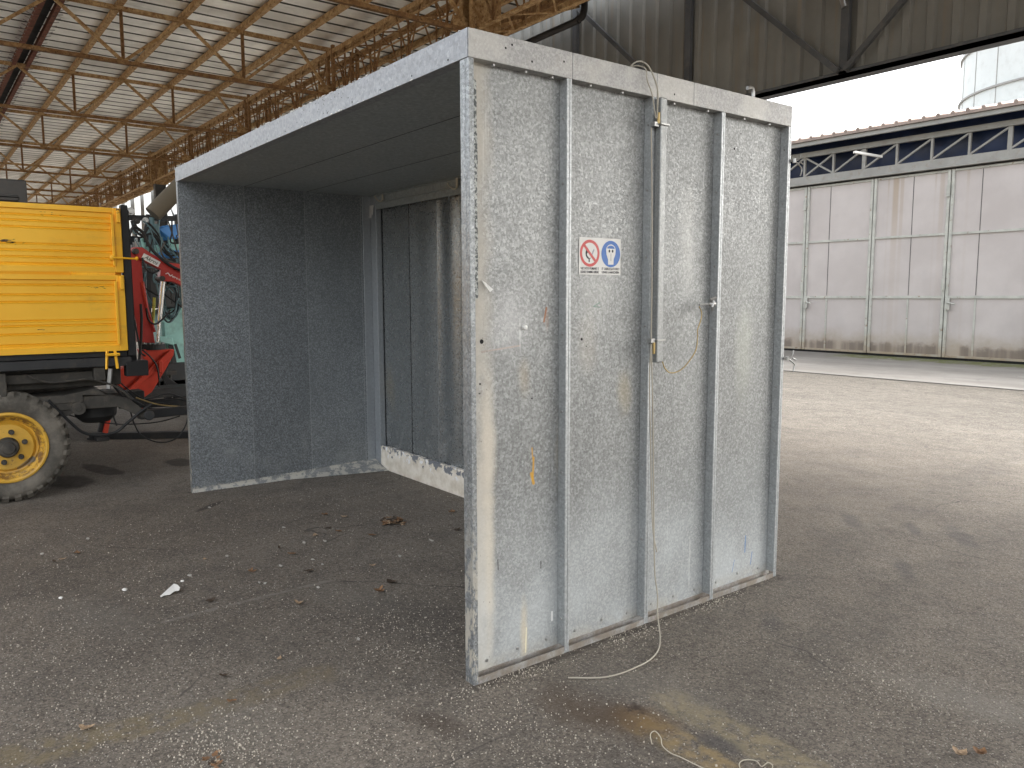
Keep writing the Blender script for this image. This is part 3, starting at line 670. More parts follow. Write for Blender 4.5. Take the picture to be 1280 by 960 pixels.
# side fascia
FS = [-.002, .490, .972, 1.212, D]
fs = bpy.data.objects.new('side_fascia', None); COL.objects.link(fs); fs.parent = booth
for i in range(4):
    b = MB(); b.box(-.004, .0, FS[i]+.001, FS[i+1]-.001, ZF, H); b.box(RX-.02, -.0045, FS[i]+.001, FS[i+1]-.001, ZF, ZF+.003); b.box(RX-.05, -.0045, FS[i]+.001, FS[i+1]-.001, H-.003, H)
    b.build('fascia_strip', m_trim, fs, bevel=.0012)
b = MB()
for (px, py) in [(640, 56), (632, 60), (705, 77), (665, 77), (843, 118)]:
    p = hit(px, py, 0, 0); b.lathe((.0006, p.y, p.z), (1, 0, 0), [(0, .0045), (.0008, 0)], 8)
b.build('hole', m_hole, fs)
b = MB()
for y in (.12, .27, .40, .60, .78, 1.1, 1.33, 1.6, 1.8):
    b.lathe((-.022, y, ZF), (0, 0, -1), [(0, .009), (.008, .009), (.009, 0)], 6)
b.build('fascia_bolt', m_bolt, fs)
# front fascia
ff = bpy.data.objects.new('front_fascia', None); COL.objects.link(ff); ff.parent = booth
b = MB(); b.box(-W, -.0045, -.004, 0, ZF, H); b.box(-W, -.0045, .0005, .05, H-.003, H); b.box(-W+.04, -.06, .0005, .05, ZF, ZF+.002); b.build('fascia_strip', m_frontf, ff, bevel=.0015)
b = MB(); x = -.13
while x > -3.7:
    b.lathe((x, -.0044, ZF+.017), (0, -1, 0), [(0, .0042), (.0008, 0)], 8); x -= .262
for k in range(26):
    b.lathe((random.gauss(-1.25, .18), -.0044, ZF+random.uniform(.02, .09)), (0, -1, 0), [(0, random.uniform(.002, .0035)), (.0006, 0)], 6)
b.build('hole', m_hole, ff)
b = MB()
for k in range(80):
    x = random.gauss(-1.4, .35) if k % 2 else random.uniform(-3.8, 0); s_ = random.uniform(.002, .008)
    top = random.random() < .7; z = H+random.uniform(-.001, .002) if top else ZF+random.uniform(.0, .006)
    b.bar((x, -.003, z), (x+s_*2.5, -.003, z+random.uniform(-.002, .003)), .006, s_*.5)
b.build('paint_crust', m_white, ff)
# ceiling
ce = bpy.data.objects.new('ceiling', None); COL.objects.link(ce); ce.parent = booth
for a0, a1 in ((.002, .490), (.493, .998), (1.001, 1.95)):
    b = MB(); b.box(-W+.005, RX-.016, a0, a1, ZF+.0025, ZF+.02); b.build('panel', m_ceil, ce)
b = MB()
for y in (.4915, .9995): b.box(-W+.04, RX-.016, y-.0022, y+.0022, ZF+.0012, ZF+.0022)
b.box(-W+.02, RX-.05, .05, D-.02, H-.02, H-.008); b.build('top_sheet', m_dark, ce)
# left wall
LXI = -3.800
lw = bpy.data.objects.new('side_wall', None); COL.objects.link(lw); lw.parent = booth
for i, (a0, a1) in enumerate(((.002, .485), (.488, .971), (.974, 1.470), (1.473, 1.96))):
    b = MB(); b.box(LXI-.012, LXI, a0, a1, .004, ZF+.002); b.build('panel', m_in, lw)
b = MB()
for y in (.4865, .9725, 1.4715): b.box(LXI-.010, LXI+.0012, y-.0016, y+.0016, .01, ZF)
b.build('seam', m_rib, lw)
b = MB(); b.box(-W, LXI+.0008, -.0022, .0015, .0, ZF-.001); b.build('front_stile', m_stile, lw, bevel=.001)
for y in (.485, .97, 1.46, 1.96):
    b = MB(); b.box(-W, LXI-.013, y-.02, y, .004, ZF); b.build('rib', m_rib, lw)
b = MB(); b.add([(LXI+.001, .0, .003), (LXI+.012, .0, .003), (LXI+.035, .75, .003), (-3.56, 1.56, .003), (LXI+.001, 1.56, .003),
                 (LXI+.001, .0, .028), (LXI+.003, .0, .022), (LXI+.004, .75, .03), (LXI+.004, 1.56, .07), (LXI+.001, 1.56, .075)],
                [(0, 1, 6, 5), (1, 2, 7, 6), (2, 3, 8, 7), (3, 4, 9, 8), (5, 6, 7, 8, 9)]); b.build('base_channel', m_chan, lw)
# filter frame at the back
YB = 1.564
bk = bpy.data.objects.new('rear_frame', None); COL.objects.link(bk); bk.parent = booth
b = MB(); b.box(LXI+.001, -3.70, YB, YB+.05, .0, ZF); b.box(LXI+.001, LXI+.004, YB-.075, YB-.001, .03, ZF); b.build('post', m_post, bk, bevel=.002)
b = MB(); b.box(-.16, -.062, YB, YB+.05, 0, ZF); b.build('post', m_post, bk, bevel=.002)
b = MB(); b.box(-3.699, -.161, YB, YB+.012, 2.225, ZF); b.box(-3.699, -.161, YB-.015, YB-.001, 2.275, 2.282); b.box(-3.699, -.161, YB-.03, YB-.001, ZF-.006, ZF+.001); b.build('top_beam', m_ceil, bk, bevel=.002)
b = MB(); b.box(-3.699, -.161, YB, YB+.012, .0, .205); b.box(-3.699, -.161, YB+.013, YB+.05, .19, .2); b.build('kick_board', m_kick, bk, bevel=.002)
for k in range(9):
    pass
XB = [-3.70, -3.245, -2.83, -2.41, -1.99, -1.57, -1.15, -.73, -.16]
for i in range(8):
    x0, x1 = XB[i], XB[i+1]-.004
    b = MB(); n = 14; vsx = []
    amp = [0, .006, .012, .008, .01, .006, .01, .006][i]
    for k in range(n+1):
        t = k/n; x = x0+(x1-x0)*t; y = YB+.058+amp*math.sin(t*math.pi*(2 if i % 2 else 3)); vsx.append((x, y))
    b.add([(x, y, .15) for x, y in vsx]+[(x, y, 2.30) for x, y in vsx], [(k, k+1, n+2+k, n+1+k) for k in range(n)])
    b.build('panel', m_back, bk, smooth=True)
    b = MB(); b.box(x1-.0005, x1+.0045, YB+.055, YB+.066, .15, 2.30); b.build('seam', m_rib if i else m_hole, bk)
b = MB(); b.box(-W+.005, RX-.016, D-.012, D, .0, H-.004); b.build('rear_sheet', m_rib, bk)
# hooks on the beam and torn tape
for px, py in ((478, 242), (571, 225)):
    p = hit(px, py, 1, YB-.02); b = MB()
    b.box(p.x-.014, p.x+.014, YB-.022, YB-.019, p.z-.055, p.z+.02)
    b.tube(smoothpts([(p.x-.005, YB-.02, p.z-.055), (p.x-.025, YB-.03, p.z-.062), (p.x-.05, YB-.05, p.z-.04), (p.x-.062, YB-.06, p.z-.015)], 4), .006, 6)
    b.build('hook', m_string, bk)
b = MB(); p = hit(460, 262, 1, YB-.004)
for k in range(5):
    x = p.x-.04+k*.03; l_ = random.uniform(.03, .08)
    b.prism([(x, YB-.004, p.z+.03), (x+.026, YB-.004, p.z+.028), (x+.02, YB-.012, p.z-l_), (x+.006, YB-.012, p.z-l_*.9)], (0, -.001, 0))
b.build('torn_tape', m_white, bk)
# cable duct on the outside wall
p0_ = hit(822, 120, 0, .03); p1_ = hit(826, 453, 0, .03)
cdct = bpy.data.objects.new('cable_duct', None); COL.objects.link(cdct); cdct.parent = booth
yd = .958
b = MB(); b.box(.001, .034, yd+.004, yd+.044, p1_.z, p0_.z)
b.build('channel', m_duct, cdct, bevel=.006, seg=3)
for py in (155, 425):
    q = hit(820, py, 0, .02); b = MB(); b.box(-.001, .043, yd-.003, yd+.051, q.z-.004, q.z+.004); b.box(.004, .03, yd-.03, yd-.004, q.z-.012, q.z+.008); b.build('clamp', m_bolt, cdct, bevel=.001)
b = MB(); q = hit(822, 148, 0, .03); b.tube([(.028, yd-.006, q.z-.02), (.028, yd-.006, q.z+.025)], .007, 8); q = hit(814, 434, 0, .03); b.tube([(.03, yd-.012, q.z-.03), (.03, yd-.012, q.z+.02)], .006, 8); b.build('ferrule', m_brass, cdct)
def cab(name, pts, r, mat, par, x=.03):
    b = MB(); P_ = [q if isinstance(q, Vector) else hit(q[0], q[1], 0, q[2] if len(q) > 2 else x) for q in pts]
    b.tube(smoothpts(P_, 6), r, 6); return b.build(name, mat, par, smooth=True)
cab('cable', [(790, 92, -.10), (788, 84, -.04), (797, 77, .0), (808, 80, .02), (816, 93, .03), (822, 112, .035), (822, 132, .035), (821, 148, .03)], .0035, m_cable, booth)
cab('cable', [(785, 86, -.06), (795, 82, -.02), (807, 86, .01), (809, 100, .012), (815, 118, .02), (820, 148, .03)], .003, m_cable, booth)
cab('cable', [(828, 452), (831, 460), (838, 466), (850, 463), (861, 452), (870, 437), (872, 420), (872, 412), (876, 400), (877, 391), (874, 383)], .0025, m_brass, booth)
cab('cable', [(814, 160), (815, 250), (815, 340), (814, 424)], .003, m_cable, booth, .03)
cab('cable', [(814, 430), (812, 470), (813, 540), (814, 600, .03), (816, 660, .03), (821, 690, .035)], .003, m_cable, booth, .03)
P_ = [hit(814, 430, 0, .032), hit(816, 520, 0, .03), hit(817, 620, 0, .03), hit(818, 700, 0, .035), hit(819, 722, 0, .04), hit(822, 745, 0, .06), hit(822, 768, 0, .08), G(825, 795, .02), G(823, 812, .008), G(812, 825, .006), G(795, 834, .006), G(775, 842, .006), G(750, 847, .006), G(710, 847, .006)]
b = MB(); b.tube(smoothpts(P_, 6), .0032, 8); b.build('cable', m_cable, booth, smooth=True)
# tap / valve on the third rib
vt = bpy.data.objects.new('valve', None); COL.objects.link(vt); vt.parent = booth
p = hit(889, 380, 0, .02)
b = MB(); b.tube([(.02, p.y-.01, p.z), (.02, p.y-.085, p.z-.002)], .004, 8)
b.lathe((.02, p.y, p.z), (0, -1, 0), [(-.02, .0), (-.02, .014), (0, .016), (.012, .01), (.02, .0)], 12); b.build('body', m_bolt, vt, smooth=True)
b = MB(); b.tube([(.02, p.y+.005, p.z-.03), (.03, p.y-.005, p.z-.012), (.03, p.y+.005, p.z+.012), (.02, p.y-.002, p.z+.03)], .006, 8)
b.tube([(.025, p.y-.015, p.z+.02), (.035, p.y+.012, p.z+.03)], .008, 8); b.build('lever', m_bolt, vt, smooth=True)
# latches at the back edge and on top
for (px, py, sc_) in [(984, 200, 1), (982, 448, 1)]:
    p = hit(px, py, 0, .004); l_ = bpy.data.objects.new('latch', None); COL.objects.link(l_); l_.parent = booth
    b = MB(); b.tube([(.004, D-.01, p.z), (.010, D+.02, p.z)], .006, 8); b.tube([(.012, D+.012, p.z-.010), (.012, D+.012, p.z+.010)], .010, 8); b.build('body', m_bolt, l_, smooth=True)
    b = MB(); b.tube(smoothpts([(.012, D+.02, p.z), (.015, D+.05, p.z+.012), (.015, D+.062, p.z+.04)], 4), .0035, 6); b.tube(smoothpts([(.012, D+.02, p.z), (.015, D+.05, p.z-.018), (.015, D+.075, p.z-.036), (.015, D+.065, p.z-.07)], 4), .004, 6)
    b.tube([(.015, D+.055, p.z+.0), (.015, D+.085, p.z-.01)], .004, 6); b.build('lever', m_bolt, l_, smooth=True)
p = hit(941, 121, 0, -.03); b = MB(); b.tube(smoothpts([(-.03, p.y, H-.002), (-.03, p.y+.002, H+.03), (-.03, p.y-.01, H+.05), (-.03, p.y-.045, H+.045)], 5), .009, 8); b.build('hook', m_bolt, booth, smooth=True)

# ---- safety sign
def text_obj(name, s, size, mat, origin, xdir, ydir, parent, width=None, thick=.0003, shear=0):
    cu = bpy.data.curves.new(name, 'FONT'); cu.body = s; cu.size = size; cu.extrude = thick; cu.align_x = 'CENTER'; cu.resolution_u = 2; cu.offset = size*.012; cu.shear = shear
    to = bpy.data.objects.new(name, cu); COL.objects.link(to); bpy.context.view_layer.update()
    me = bpy.data.meshes.new_from_object(to.evaluated_get(bpy.context.evaluated_depsgraph_get())); bpy.data.objects.remove(to)
    xd = Vector(xdir).normalized(); yd_ = Vector(ydir).normalized(); zd = xd.cross(yd_); off = wloc(parent)
    xs = [v.co.x for v in me.vertices]; k = 1
    if width: k = width/(max(xs)-min(xs))
    for v in me.vertices:
        v.co = Vector(origin)-off+xd*v.co.x*k+yd_*v.co.y+zd*v.co.z
    me.materials.clear(); me.materials.append(mat); o = bpy.data.objects.new(name, me); COL.objects.link(o); o.parent = parent; return o
m_signw = paint('sign_white', (.66, .65, .62), .45, .03)
m_signr = paint('sign_red', (.55, .10, .095), .45, .05)
m_signb = paint('sign_blue', (.06, .16, .44), .45, .05)
m_ink = paint('sign_ink', (.025, .025, .03), .5, .05)
m_signg = paint('sign_grey', (.33, .32, .36), .5, .05)
sg = bpy.data.objects.new('safety_sign', None); COL.objects.link(sg); sg.parent = booth
A = hit(723.5, 296, 0, RX); Bq = hit(775, 344, 0, RX)
sy0, sy1, sz0, sz1 = A.y, Bq.y, hit(723.5, 343, 0, RX).z, A.z
b = MB(); b.box(RX+.0008, RX+.0022, sy0, sy1, sz0, sz1); b.build('plate', m_signw, sg)
SW, SH = sy1-sy0, sz1-sz0
def disc(cy, cz, r0, r1, x, mat, name):
    b = MB(); n = 40; k = 0
    ring = [(x, cy+math.cos(2*math.pi*i/n)*r1, cz+math.sin(2*math.pi*i/n)*r1) for i in range(n)]
    if r0:
        inn = [(x, cy+math.cos(2*math.pi*i/n)*r0, cz+math.sin(2*math.pi*i/n)*r0) for i in range(n)]
        b.add(ring+inn, [(i, (i+1) % n, n+(i+1) % n, n+i) for i in range(n)])
    else: b.add(ring, [tuple(range(n))])
    return b.build(name, mat, sg)
r_ = SW*.232; cz = sz1-SH*.03-r_*1.0-SH*.03; cyl, cyr = sy0+SW*.25, sy0+SW*.755
X1 = RX+.0026
disc(cyl, cz, r_*.78, r_, X1, m_signr, 'prohibition_ring')
b = MB(); q = r_*.80*.707; b.bar((X1+.0003, cyl-q, cz+q), (X1+.0003, cyl+q, cz-q), .0004, r_*.2, up=(0, 1, 1)); b.build('prohibition_bar', m_signr, sg)
b = MB()
def poly(b, pts, cy, cz, s, x): b.prism([(x, cy+px_*s, cz+pz_*s) for px_, pz_ in pts], (.0002, 0, 0))
poly(b, [(-.05, -.66), (.06, -.66), (.05, -.45), (.22, -.30), (.04, -.38), (-.02, -.34), (-.20, -.18), (-.24, -.05), (-.14, .05), (.02, .1), (-.1, .18), (-.1, .30), (-.16, .42), (-.24, .25), (-.34, .2), (-.38, -.0), (-.34, -.2), (-.2, -.38), (-.06, -.44)], cyl-.06*r_, cz, r_, X1-.0003)
b.build('flame_pictogram', m_ink, sg)
b = MB(); poly(b, [(.16, -.12), (.26, -.16), (.46, .22), (.46, .32), (.38, .32), (.28, .14)], cyl, cz, r_, X1-.0003); b.build('match_pictogram', m_signg, sg)
disc(cyr, cz, 0, r_, X1, m_signb, 'mandatory_disc')
b = MB(); h_ = []
for i in range(13):
    t = math.pi*i/12; h_.append((math.cos(t)*.50, .28+math.sin(t)*.44))
poly(b, h_+[(-.46, -.05), (-.30, -.40), (-.28, -.80), (.28, -.80), (.30, -.40), (.46, -.05)], cyr, cz, r_, X1+.0002); b.build('head_pictogram', m_signw, sg)
b = MB(); h_ = [(math.cos(math.pi*i/10)*.40, .40+math.sin(math.pi*i/10)*.24) for i in range(11)]; poly(b, h_, cyr, cz, r_, X1+.0005)
b.build('helmet_pictogram', m_signb, sg)
b = MB()
for s_ in (-1, 1): poly(b, [(s_*.17+math.cos(t*.7)*.09, .22+math.sin(t*.7)*.12) for t in range(9)], cyr, cz, r_, X1+.0008)
for k in range(6): poly(b, [(-.03, .02-k*.1), (.03, .02-k*.1), (.03, -.03-k*.1), (-.03, -.03-k*.1)], cyr, cz, r_, X1+.0008)
b.build('mask_pictogram', m_ink, sg)
ts = SH*.095
for (s_, cy_, z_) in [('VIETATO FUMARE E', cyl, sz0+SH*.135), ('USARE FIAMME LIBERE', cyl, sz0+SH*.04), ("E' OBBLIGATORIO", cyr, sz0+SH*.135), ('USARE LA MASCHERA', cyr, sz0+SH*.04)]:
    text_obj('lettering', s_, ts, m_ink, (RX+.0026, cy_, z_), (0, 1, 0), (0, 0, 1), sg, width=SW*.43)

# ================================================================== FARM TRAILER
def yellow():
    m = NT('trailer_yellow'); c = m.mix(m.rng(m.noise(1.5, 5, .6), .3, .7), (.90, .46, .022), (.96, .53, .035))
    c = m.mix(m.math('MULTIPLY', m.rng(m.noise(6, 6, .7, vec=m.mapv((1, .35, 1))), .55, .75), .35), c, (.40, .22, .04))
    sc_ = m.rng(m.noise(9, 5, .75, vec=m.mapv((1, .22, 1.6))), .66, .675); c = m.mix(sc_, c, (.035, .022, .015))
    rs = m.rng(m.noise(16, 5, .8, vec=m.mapv((1, .5, 1), (4, 2, 1))), .70, .74); c = m.mix(m.math('MULTIPLY', rs, .8), c, (.18, .08, .03))
    m.bump(m.noise(3, 3), .15, .01); return m.out(c, .45, 0, .4)
m_yel = yellow()
def rim_mat():
    m = NT('rim_paint'); c = m.mix(m.rng(m.noise(4, 5, .6), .3, .7), (.62, .35, .04), (.74, .43, .05)); y, z = m.xyz[1], m.xyz[2]
    r = m.math('SQRT', m.math('ADD', m.math('MULTIPLY', y, y), m.math('MULTIPLY', z, z)))
    n = m.noise(14, 6, .75)
    ring = m.math('MULTIPLY', m.rng(m.math('ABSOLUTE', m.math('SUBTRACT', r, .215)), .012, .03, 1, 0), m.rng(n, .44, .54)); c = m.mix(m.math('MULTIPLY', ring, .85), c, (.15, .07, .025))
    worn = m.math('MULTIPLY', m.seg((.06, -.165), (.15, -.11), .014, .008, (1, 2), .03), .9); c = m.mix(worn, c, (.16, .14, .11))
    c = m.mix(m.math('MULTIPLY', m.rng(n, .64, .67), .8), c, (.06, .03, .02)); c = m.mix(m.math('MULTIPLY', m.rng(m.noise(3, 4), .5, .7), .4), c, (.35, .23, .08))
    return m.out(c, .5)
m_rim = rim_mat()
def tyre_mat():
    m = NT('tyre'); c = m.mix(m.rng(m.noise(5, 5, .7), .35, .7), (.085, .078, .066), (.20, .18, .15))
    m.bump(m.noise(60, 3), .3, .004); return m.out(c, .85, 0, .25)
m_tyre = tyre_mat()
m_chas = paint('chassis_grime', (.06, .055, .047), .7, .4, (.13, .11, .085), .6, 5)
TX = -4.30
tr = thing('farm_trailer', 'yellow ribbed-side farm trailer with grimy chassis, left of the booth', 'trailer', (-5.3, -2.6, 0))
def zat(py, px=100): return hit(px, py, 0, TX).z
yr_end = -.295; yl_end = -4.9
# boards with pressed creases: list of (z, depth)
def board(name, zs, ytrim, yend):
    """zs: list of (z, x offset) from top to bottom; ribs as steps in x"""
    b = MB(); n = len(zs)
    b.add([(TX+dx, yl_end, z) for z, dx in zs]+[(TX+dx, ytrim, z) for z, dx in zs], [(i, i+1, n+i+1, n+i) for i in range(n-1)])
    b.add([(TX-.05, yl_end, zs[0][0]), (TX-.05, ytrim, zs[0][0]), (TX-.05, ytrim, zs[-1][0]), (TX-.05, yl_end, zs[-1][0])], [(0, 1, 2, 3)])
    b.add([(TX-.05, yl_end, zs[0][0]), (TX-.05, ytrim, zs[0][0]), (TX+zs[0][1], ytrim, zs[0][0]), (TX+zs[0][1], yl_end, zs[0][0])], [(0, 1, 2, 3)])
    return b
def creases(top, bot, lines):
    z = [(zat(top), 0), (zat(top)-.035, .0), (zat(top)-.042, -.016)]
    for l in lines:
        q = zat(l); z += [(q+.016, -.016), (q+.004, -.004), (q-.006, -.004), (q-.014, -.016)] if False else [(q+.008, -.016), (q, -.023), (q-.006, -.013), (q-.013, -.016)]
    z += [(zat(bot)+.05, -.016), (zat(bot)+.042, 0), (zat(bot), 0)]
    return z
def side_boards(r):
    for nm, t, bt, ls in (('upper_board', 257.5, 340, [271, 278, 286, 306, 314, 322, 330]), ('lower_board', 343.5, 440.5, [356, 368, 377, 400, 406, 416, 429])):
        s = bpy.data.objects.new('side_board', None); COL.objects.link(s); s.parent = r
        board('sheet', creases(t, bt, ls), yr_end-.06, 0).build('sheet', m_yel, s)
        b = MB(); b.box(TX-.05, TX+.004, yr_end-.058, yr_end, zat(bt), zat(t)); b.build('end_post', m_yel, s, bevel=.004)
        b = MB(); b.box(TX+.005, TX+.022, yr_end-.075, yr_end-.055, zat(bt)+.05, zat(t)-.045); b.build('edge_bead', m_yel, s, bevel=.003)
        b = MB(); b.box(TX+.005, TX+.03, yr_end-.035, yr_end-.008, zat(t)-.11, zat(t)-.005); b.build('hinge_lug', m_yel, s, bevel=.004)
side_boards(tr)
b = MB(); b.box(-6.5, TX-.055, yl_end, yr_end, 1.04, 1.10); b.build('bed_floor', m_dark, tr)
b = MB(); b.box(-6.52, -6.46, yl_end, yr_end, 1.06, 2.16); b.box(-6.46, TX-.06, yl_end, yl_end+.05, 1.06, 2.16); b.box(-6.46, TX-.06, yr_end-.05, yr_end-.005, 1.06, 2.16); b.build('far_boards', m_yel, tr)
b = MB(); b.box(-6.5, TX-.002, yl_end, yr_end+.02, .965, 1.035); b.build('bed_sill', m_dark, tr, bevel=.006)
b = MB()
b.box(TX-.07, TX-.01, yr_end+.004, yr_end+.055, 1.04, 2.20); b.box(TX-.12, TX-.075, yr_end+.01, yr_end+.075, 1.0, 2.17)
b.box(-6.48, TX-.125, yr_end+.03, yr_end+.07, 1.0, 1.15)
b.box(TX-.1, TX+.0, yr_end-.02, yr_end+.14, .88, 1.0); b.build('front_frame', m_black, tr, bevel=.004)
b = MB(); p = hit(141, 322, 0, TX+.03); b.tube([(TX+.035, p.y, p.z), (TX+.035, p.y+.16, p.z-.005)], .007, 8); b.lathe((TX+.005, p.y, p.z), (1, 0, 0), [(0, .022), (.03, .02), (.04, .0)], 12)
b.tube([(TX+.035, p.y+.16, p.z-.005), (TX+.035, p.y+.175, p.z+.0)], .014, 8); b.build('board_latch', m_yel, tr, smooth=True)
b = MB()
for dy in (-.035, .02):
    q = hit(140, 443, 0, TX); b.bar((TX+.012, q.y+dy, q.z+.03), (TX+.03, q.y+dy*1.4, q.z-.11), .014, .02)
b.tube([(TX+.03, q.y-.05, q.z-.0), (TX+.03, q.y+.05, q.z-.0)], .011, 8); b.build('board_latch', m_yel, tr, bevel=.002)
b = MB(); b.bar((TX-.04, q.y-.01, q.z-.11), (TX-.05, q.y-.03, q.z-.27), .02, .03); b.build('drop_bar', m_bolt, tr, bevel=.003)
# chassis
b = MB(); b.box(TX-.30, TX-.22, yl_end, yr_end-.02, .80, .965); b.box(-6.2, -6.12, yl_end, yr_end-.02, .80, .965)
for y in (-4.6, -3.2, -2.2, -1.35, -.5): b.box(-6.4, TX-.02, y-.04, y+.04, .86, .96)
b.build('chassis_frame', m_chas, tr, bevel=.006)
b = MB(); b.box(TX-.18, TX-.1, yl_end, -.48, .86, .93); b.box(TX-.06, TX-.02, -1.20, -1.11, .80, .95); b.lathe((TX-.02, -1.155, .81), (1, 0, 0), [(-.05, .045), (.0, .045), (.001, 0)], 16); b.build('side_rail', m_chas, tr, bevel=.004)
# turntable frame and springs
b = MB(); b.box(TX-.42, TX-.05, -1.75, -.62, .70, .76); 
b.prism([(TX-.06, -1.7, .74), (TX-.06, -.42, .74), (TX-.06, -.30, .70), (TX-.06, -.12, .53), (TX-.06, -.19, .53), (TX-.06, -.38, .64), (TX-.06, -1.7, .66)], (-.06, 0, 0))
b.prism([(TX-.9, -1.7, .74), (TX-.9, -.42, .74), (TX-.9, -.12, .53), (TX-.9, -.20, .53), (TX-.9, -.38, .64), (TX-.9, -1.7, .66)], (-.06, 0, 0))
b.prism([(TX-.05, -.74, .76), (TX-.05, -.52, .80), (TX-.05, -.46, .74)], (-.3, 0, 0))
b.build('turntable_frame', m_chas, tr, bevel=.004)
b = MB()
for k in range(5): b.tube(smoothpts([(TX-.10, -1.13-.52+k*.07, .70-k*.016), (TX-.10, -1.13, .56-k*.016), (TX-.10, -1.13+.52-k*.07, .70-k*.016)], 8), .018, 6)
b.lathe((TX-.04, -.655, .655), (1, 0, 0), [(-.10, .05), (0, .05), (.0, .022), (.006, .022), (.006, 0)], 20); b.bar((TX-.1, -.64, .66), (TX-.1, -.86, .58), .05, .05); b.build('leaf_spring', m_chas, tr, bevel=.002)
b = MB(); b.lathe((TX-.30, -.50, .62), (0, 0, 1), [(-.11, 0), (-.11, .1), (-.06, .15), (.05, .16), (.06, 0)], 24); b.build('brake_drum', m_black, tr, smooth=True)
b = MB(); b.tube([(-6.3, -1.13, .41), (TX-.05, -1.13, .41)], .045, 12); b.build('axle', m_chas, tr, smooth=True)
b = MB(); b.box(-5.4, -5.2, -.9, .0, .58, .66); b.bar((TX-.12, -.22, .555), (TX-.45, 1.2, .53), .07, .07); b.bar((TX-.9, -.22, .555), (TX-.62, 1.2, .53), .07, .07); b.box(TX-.7, TX-.35, 1.18, 1.26, .49, .57); b.lathe((TX-.09, -.16, .555), (1, 0, 0), [(-.06, .04), (.06, .04), (.061, 0)], 16); b.build('drawbar', m_dark, tr, bevel=.006)
def hose(pts, r, mat, par, x=-4.35, name='hose'):
    b = MB(); b.tube(smoothpts([hit(q[0], q[1], 0, q[2] if len(q) > 2 else x) for q in pts], 7), r, 7); return b.build(name, mat, par, smooth=True)
hose([(60, 500), (88, 528), (105, 541), (125, 544), (145, 540), (160, 528), (178, 513), (190, 505)], .012, m_black, tr)
hose([(80, 517), (110, 525), (145, 530), (170, 530), (200, 527), (225, 520)], .005, m_black, tr, -4.6)
hose([(162, 510), (168, 530), (178, 545), (200, 553), (220, 548), (232, 532), (236, 515)], .006, m_black, tr, -4.5)
hose([(155, 492), (170, 500), (190, 497), (210, 492), (230, 497), (245, 495)], .008, m_dark, tr, -4.6)
hose([(140, 480), (158, 500), (175, 508), (200, 504), (240, 512)], .009, m_black, tr, -4.6)
hose([(120, 472), (150, 485), (170, 502), (195, 512), (240, 515)], .010, m_dark, tr, -4.6)
hose([(170, 497), (195, 505), (220, 508), (240, 509)], .006, m_brass, tr, -4.55)
hose([(150, 478), (165, 490), (185, 500), (215, 498), (240, 503)], .006, m_black, tr, -4.6)
hose([(35, 470), (60, 478), (90, 476), (110, 474), (130, 478), (150, 486), (165, 500)], .008, m_chas, tr, -4.33)
hose([(141, 505), (142, 520), (146, 532)], .006, m_black, tr, -4.5)
# wheel
def wheel(cx, cy, cz, par):
    wl_ = bpy.data.objects.new('wheel', None); COL.objects.link(wl_); wl_.parent = par; wl_.location = Vector((cx, cy, cz))-wloc(par)
    c = (cx, cy, cz); R_ = .412
    b = MB(); b.lathe(c, (1, 0, 0), [(-.24, .255), (-.245, .30), (-.235, .36), (-.20, .393), (-.05, .393), (-.012, .37), (.0, .34), (-.002, .30), (-.012, .265), (-.03, .243)], 72)
    for k in range(30):                                # tread lugs
        for s_, x0, x1, x2 in ((0, -.118, -.035, -.006), (.5, -.126, -.205, -.238)):
            t = 2*math.pi*(k+s_)/30; t2 = t+(.09 if s_ == 0 else .09)
            def pt(x, r, tt): return (cx+x, cy+math.cos(tt)*r, cz+math.sin(tt)*r)
            dt = .055
            v = [pt(x0, .385, t2-dt), pt(x0, .385, t2+dt), pt(x0, .408, t2+dt), pt(x0, .408, t2-dt), pt(x1, .385, t-dt), pt(x1, .385, t+dt), pt(x1, .407, t+dt), pt(x1, .407, t-dt),
                 pt(x2, .345, t-dt), pt(x2, .345, t+dt), pt(x2, .375, t+dt), pt(x2, .375, t-dt)]
            b.add(v, [(0, 1, 2, 3), (0, 4, 5, 1), (1, 5, 6, 2), (2, 6, 7, 3), (3, 7, 4, 0), (4, 8, 9, 5), (5, 9, 10, 6), (6, 10, 11, 7), (7, 11, 8, 4), (8, 11, 10, 9)])
    b.build('tyre', m_tyre, wl_, smooth=True)
    b = MB(); b.lathe(c, (1, 0, 0), [(-.025, .262), (-.004, .258), (.0, .245), (-.008, .232), (-.03, .225), (-.045, .205), (-.075, .198), (-.08, .185), (-.055, .165), (-.05, .09), (-.045, .0)], 64); b.build('rim', m_rim, wl_, smooth=True)
    b = MB(); b.lathe(c, (1, 0, 0), [(-.055, .075), (-.015, .072), (.0, .062), (.002, .045), (.018, .040), (.022, .0)], 32); b.build('hub', m_chas, wl_, smooth=True)
    for k in range(6):
        t = math.radians(15+k*60); b = MB(); b.lathe((cx, cy+math.cos(t)*.112, cz+math.sin(t)*.112), (1, 0, 0), [(-.05, .02), (-.03, .018), (-.03, .012), (-.01, .012), (-.01, 0)], 10); b.build('wheel_nut', m_chas, wl_)
    return wl_
w0 = wheel(TX, -1.130, .410, tr)
for dx, dy in ((0, -2.9), (-1.75, 0), (-1.75, -2.9)):
    c = copy_tree(w0, tr); c.location = w0.location+Vector((dx, dy, 0))

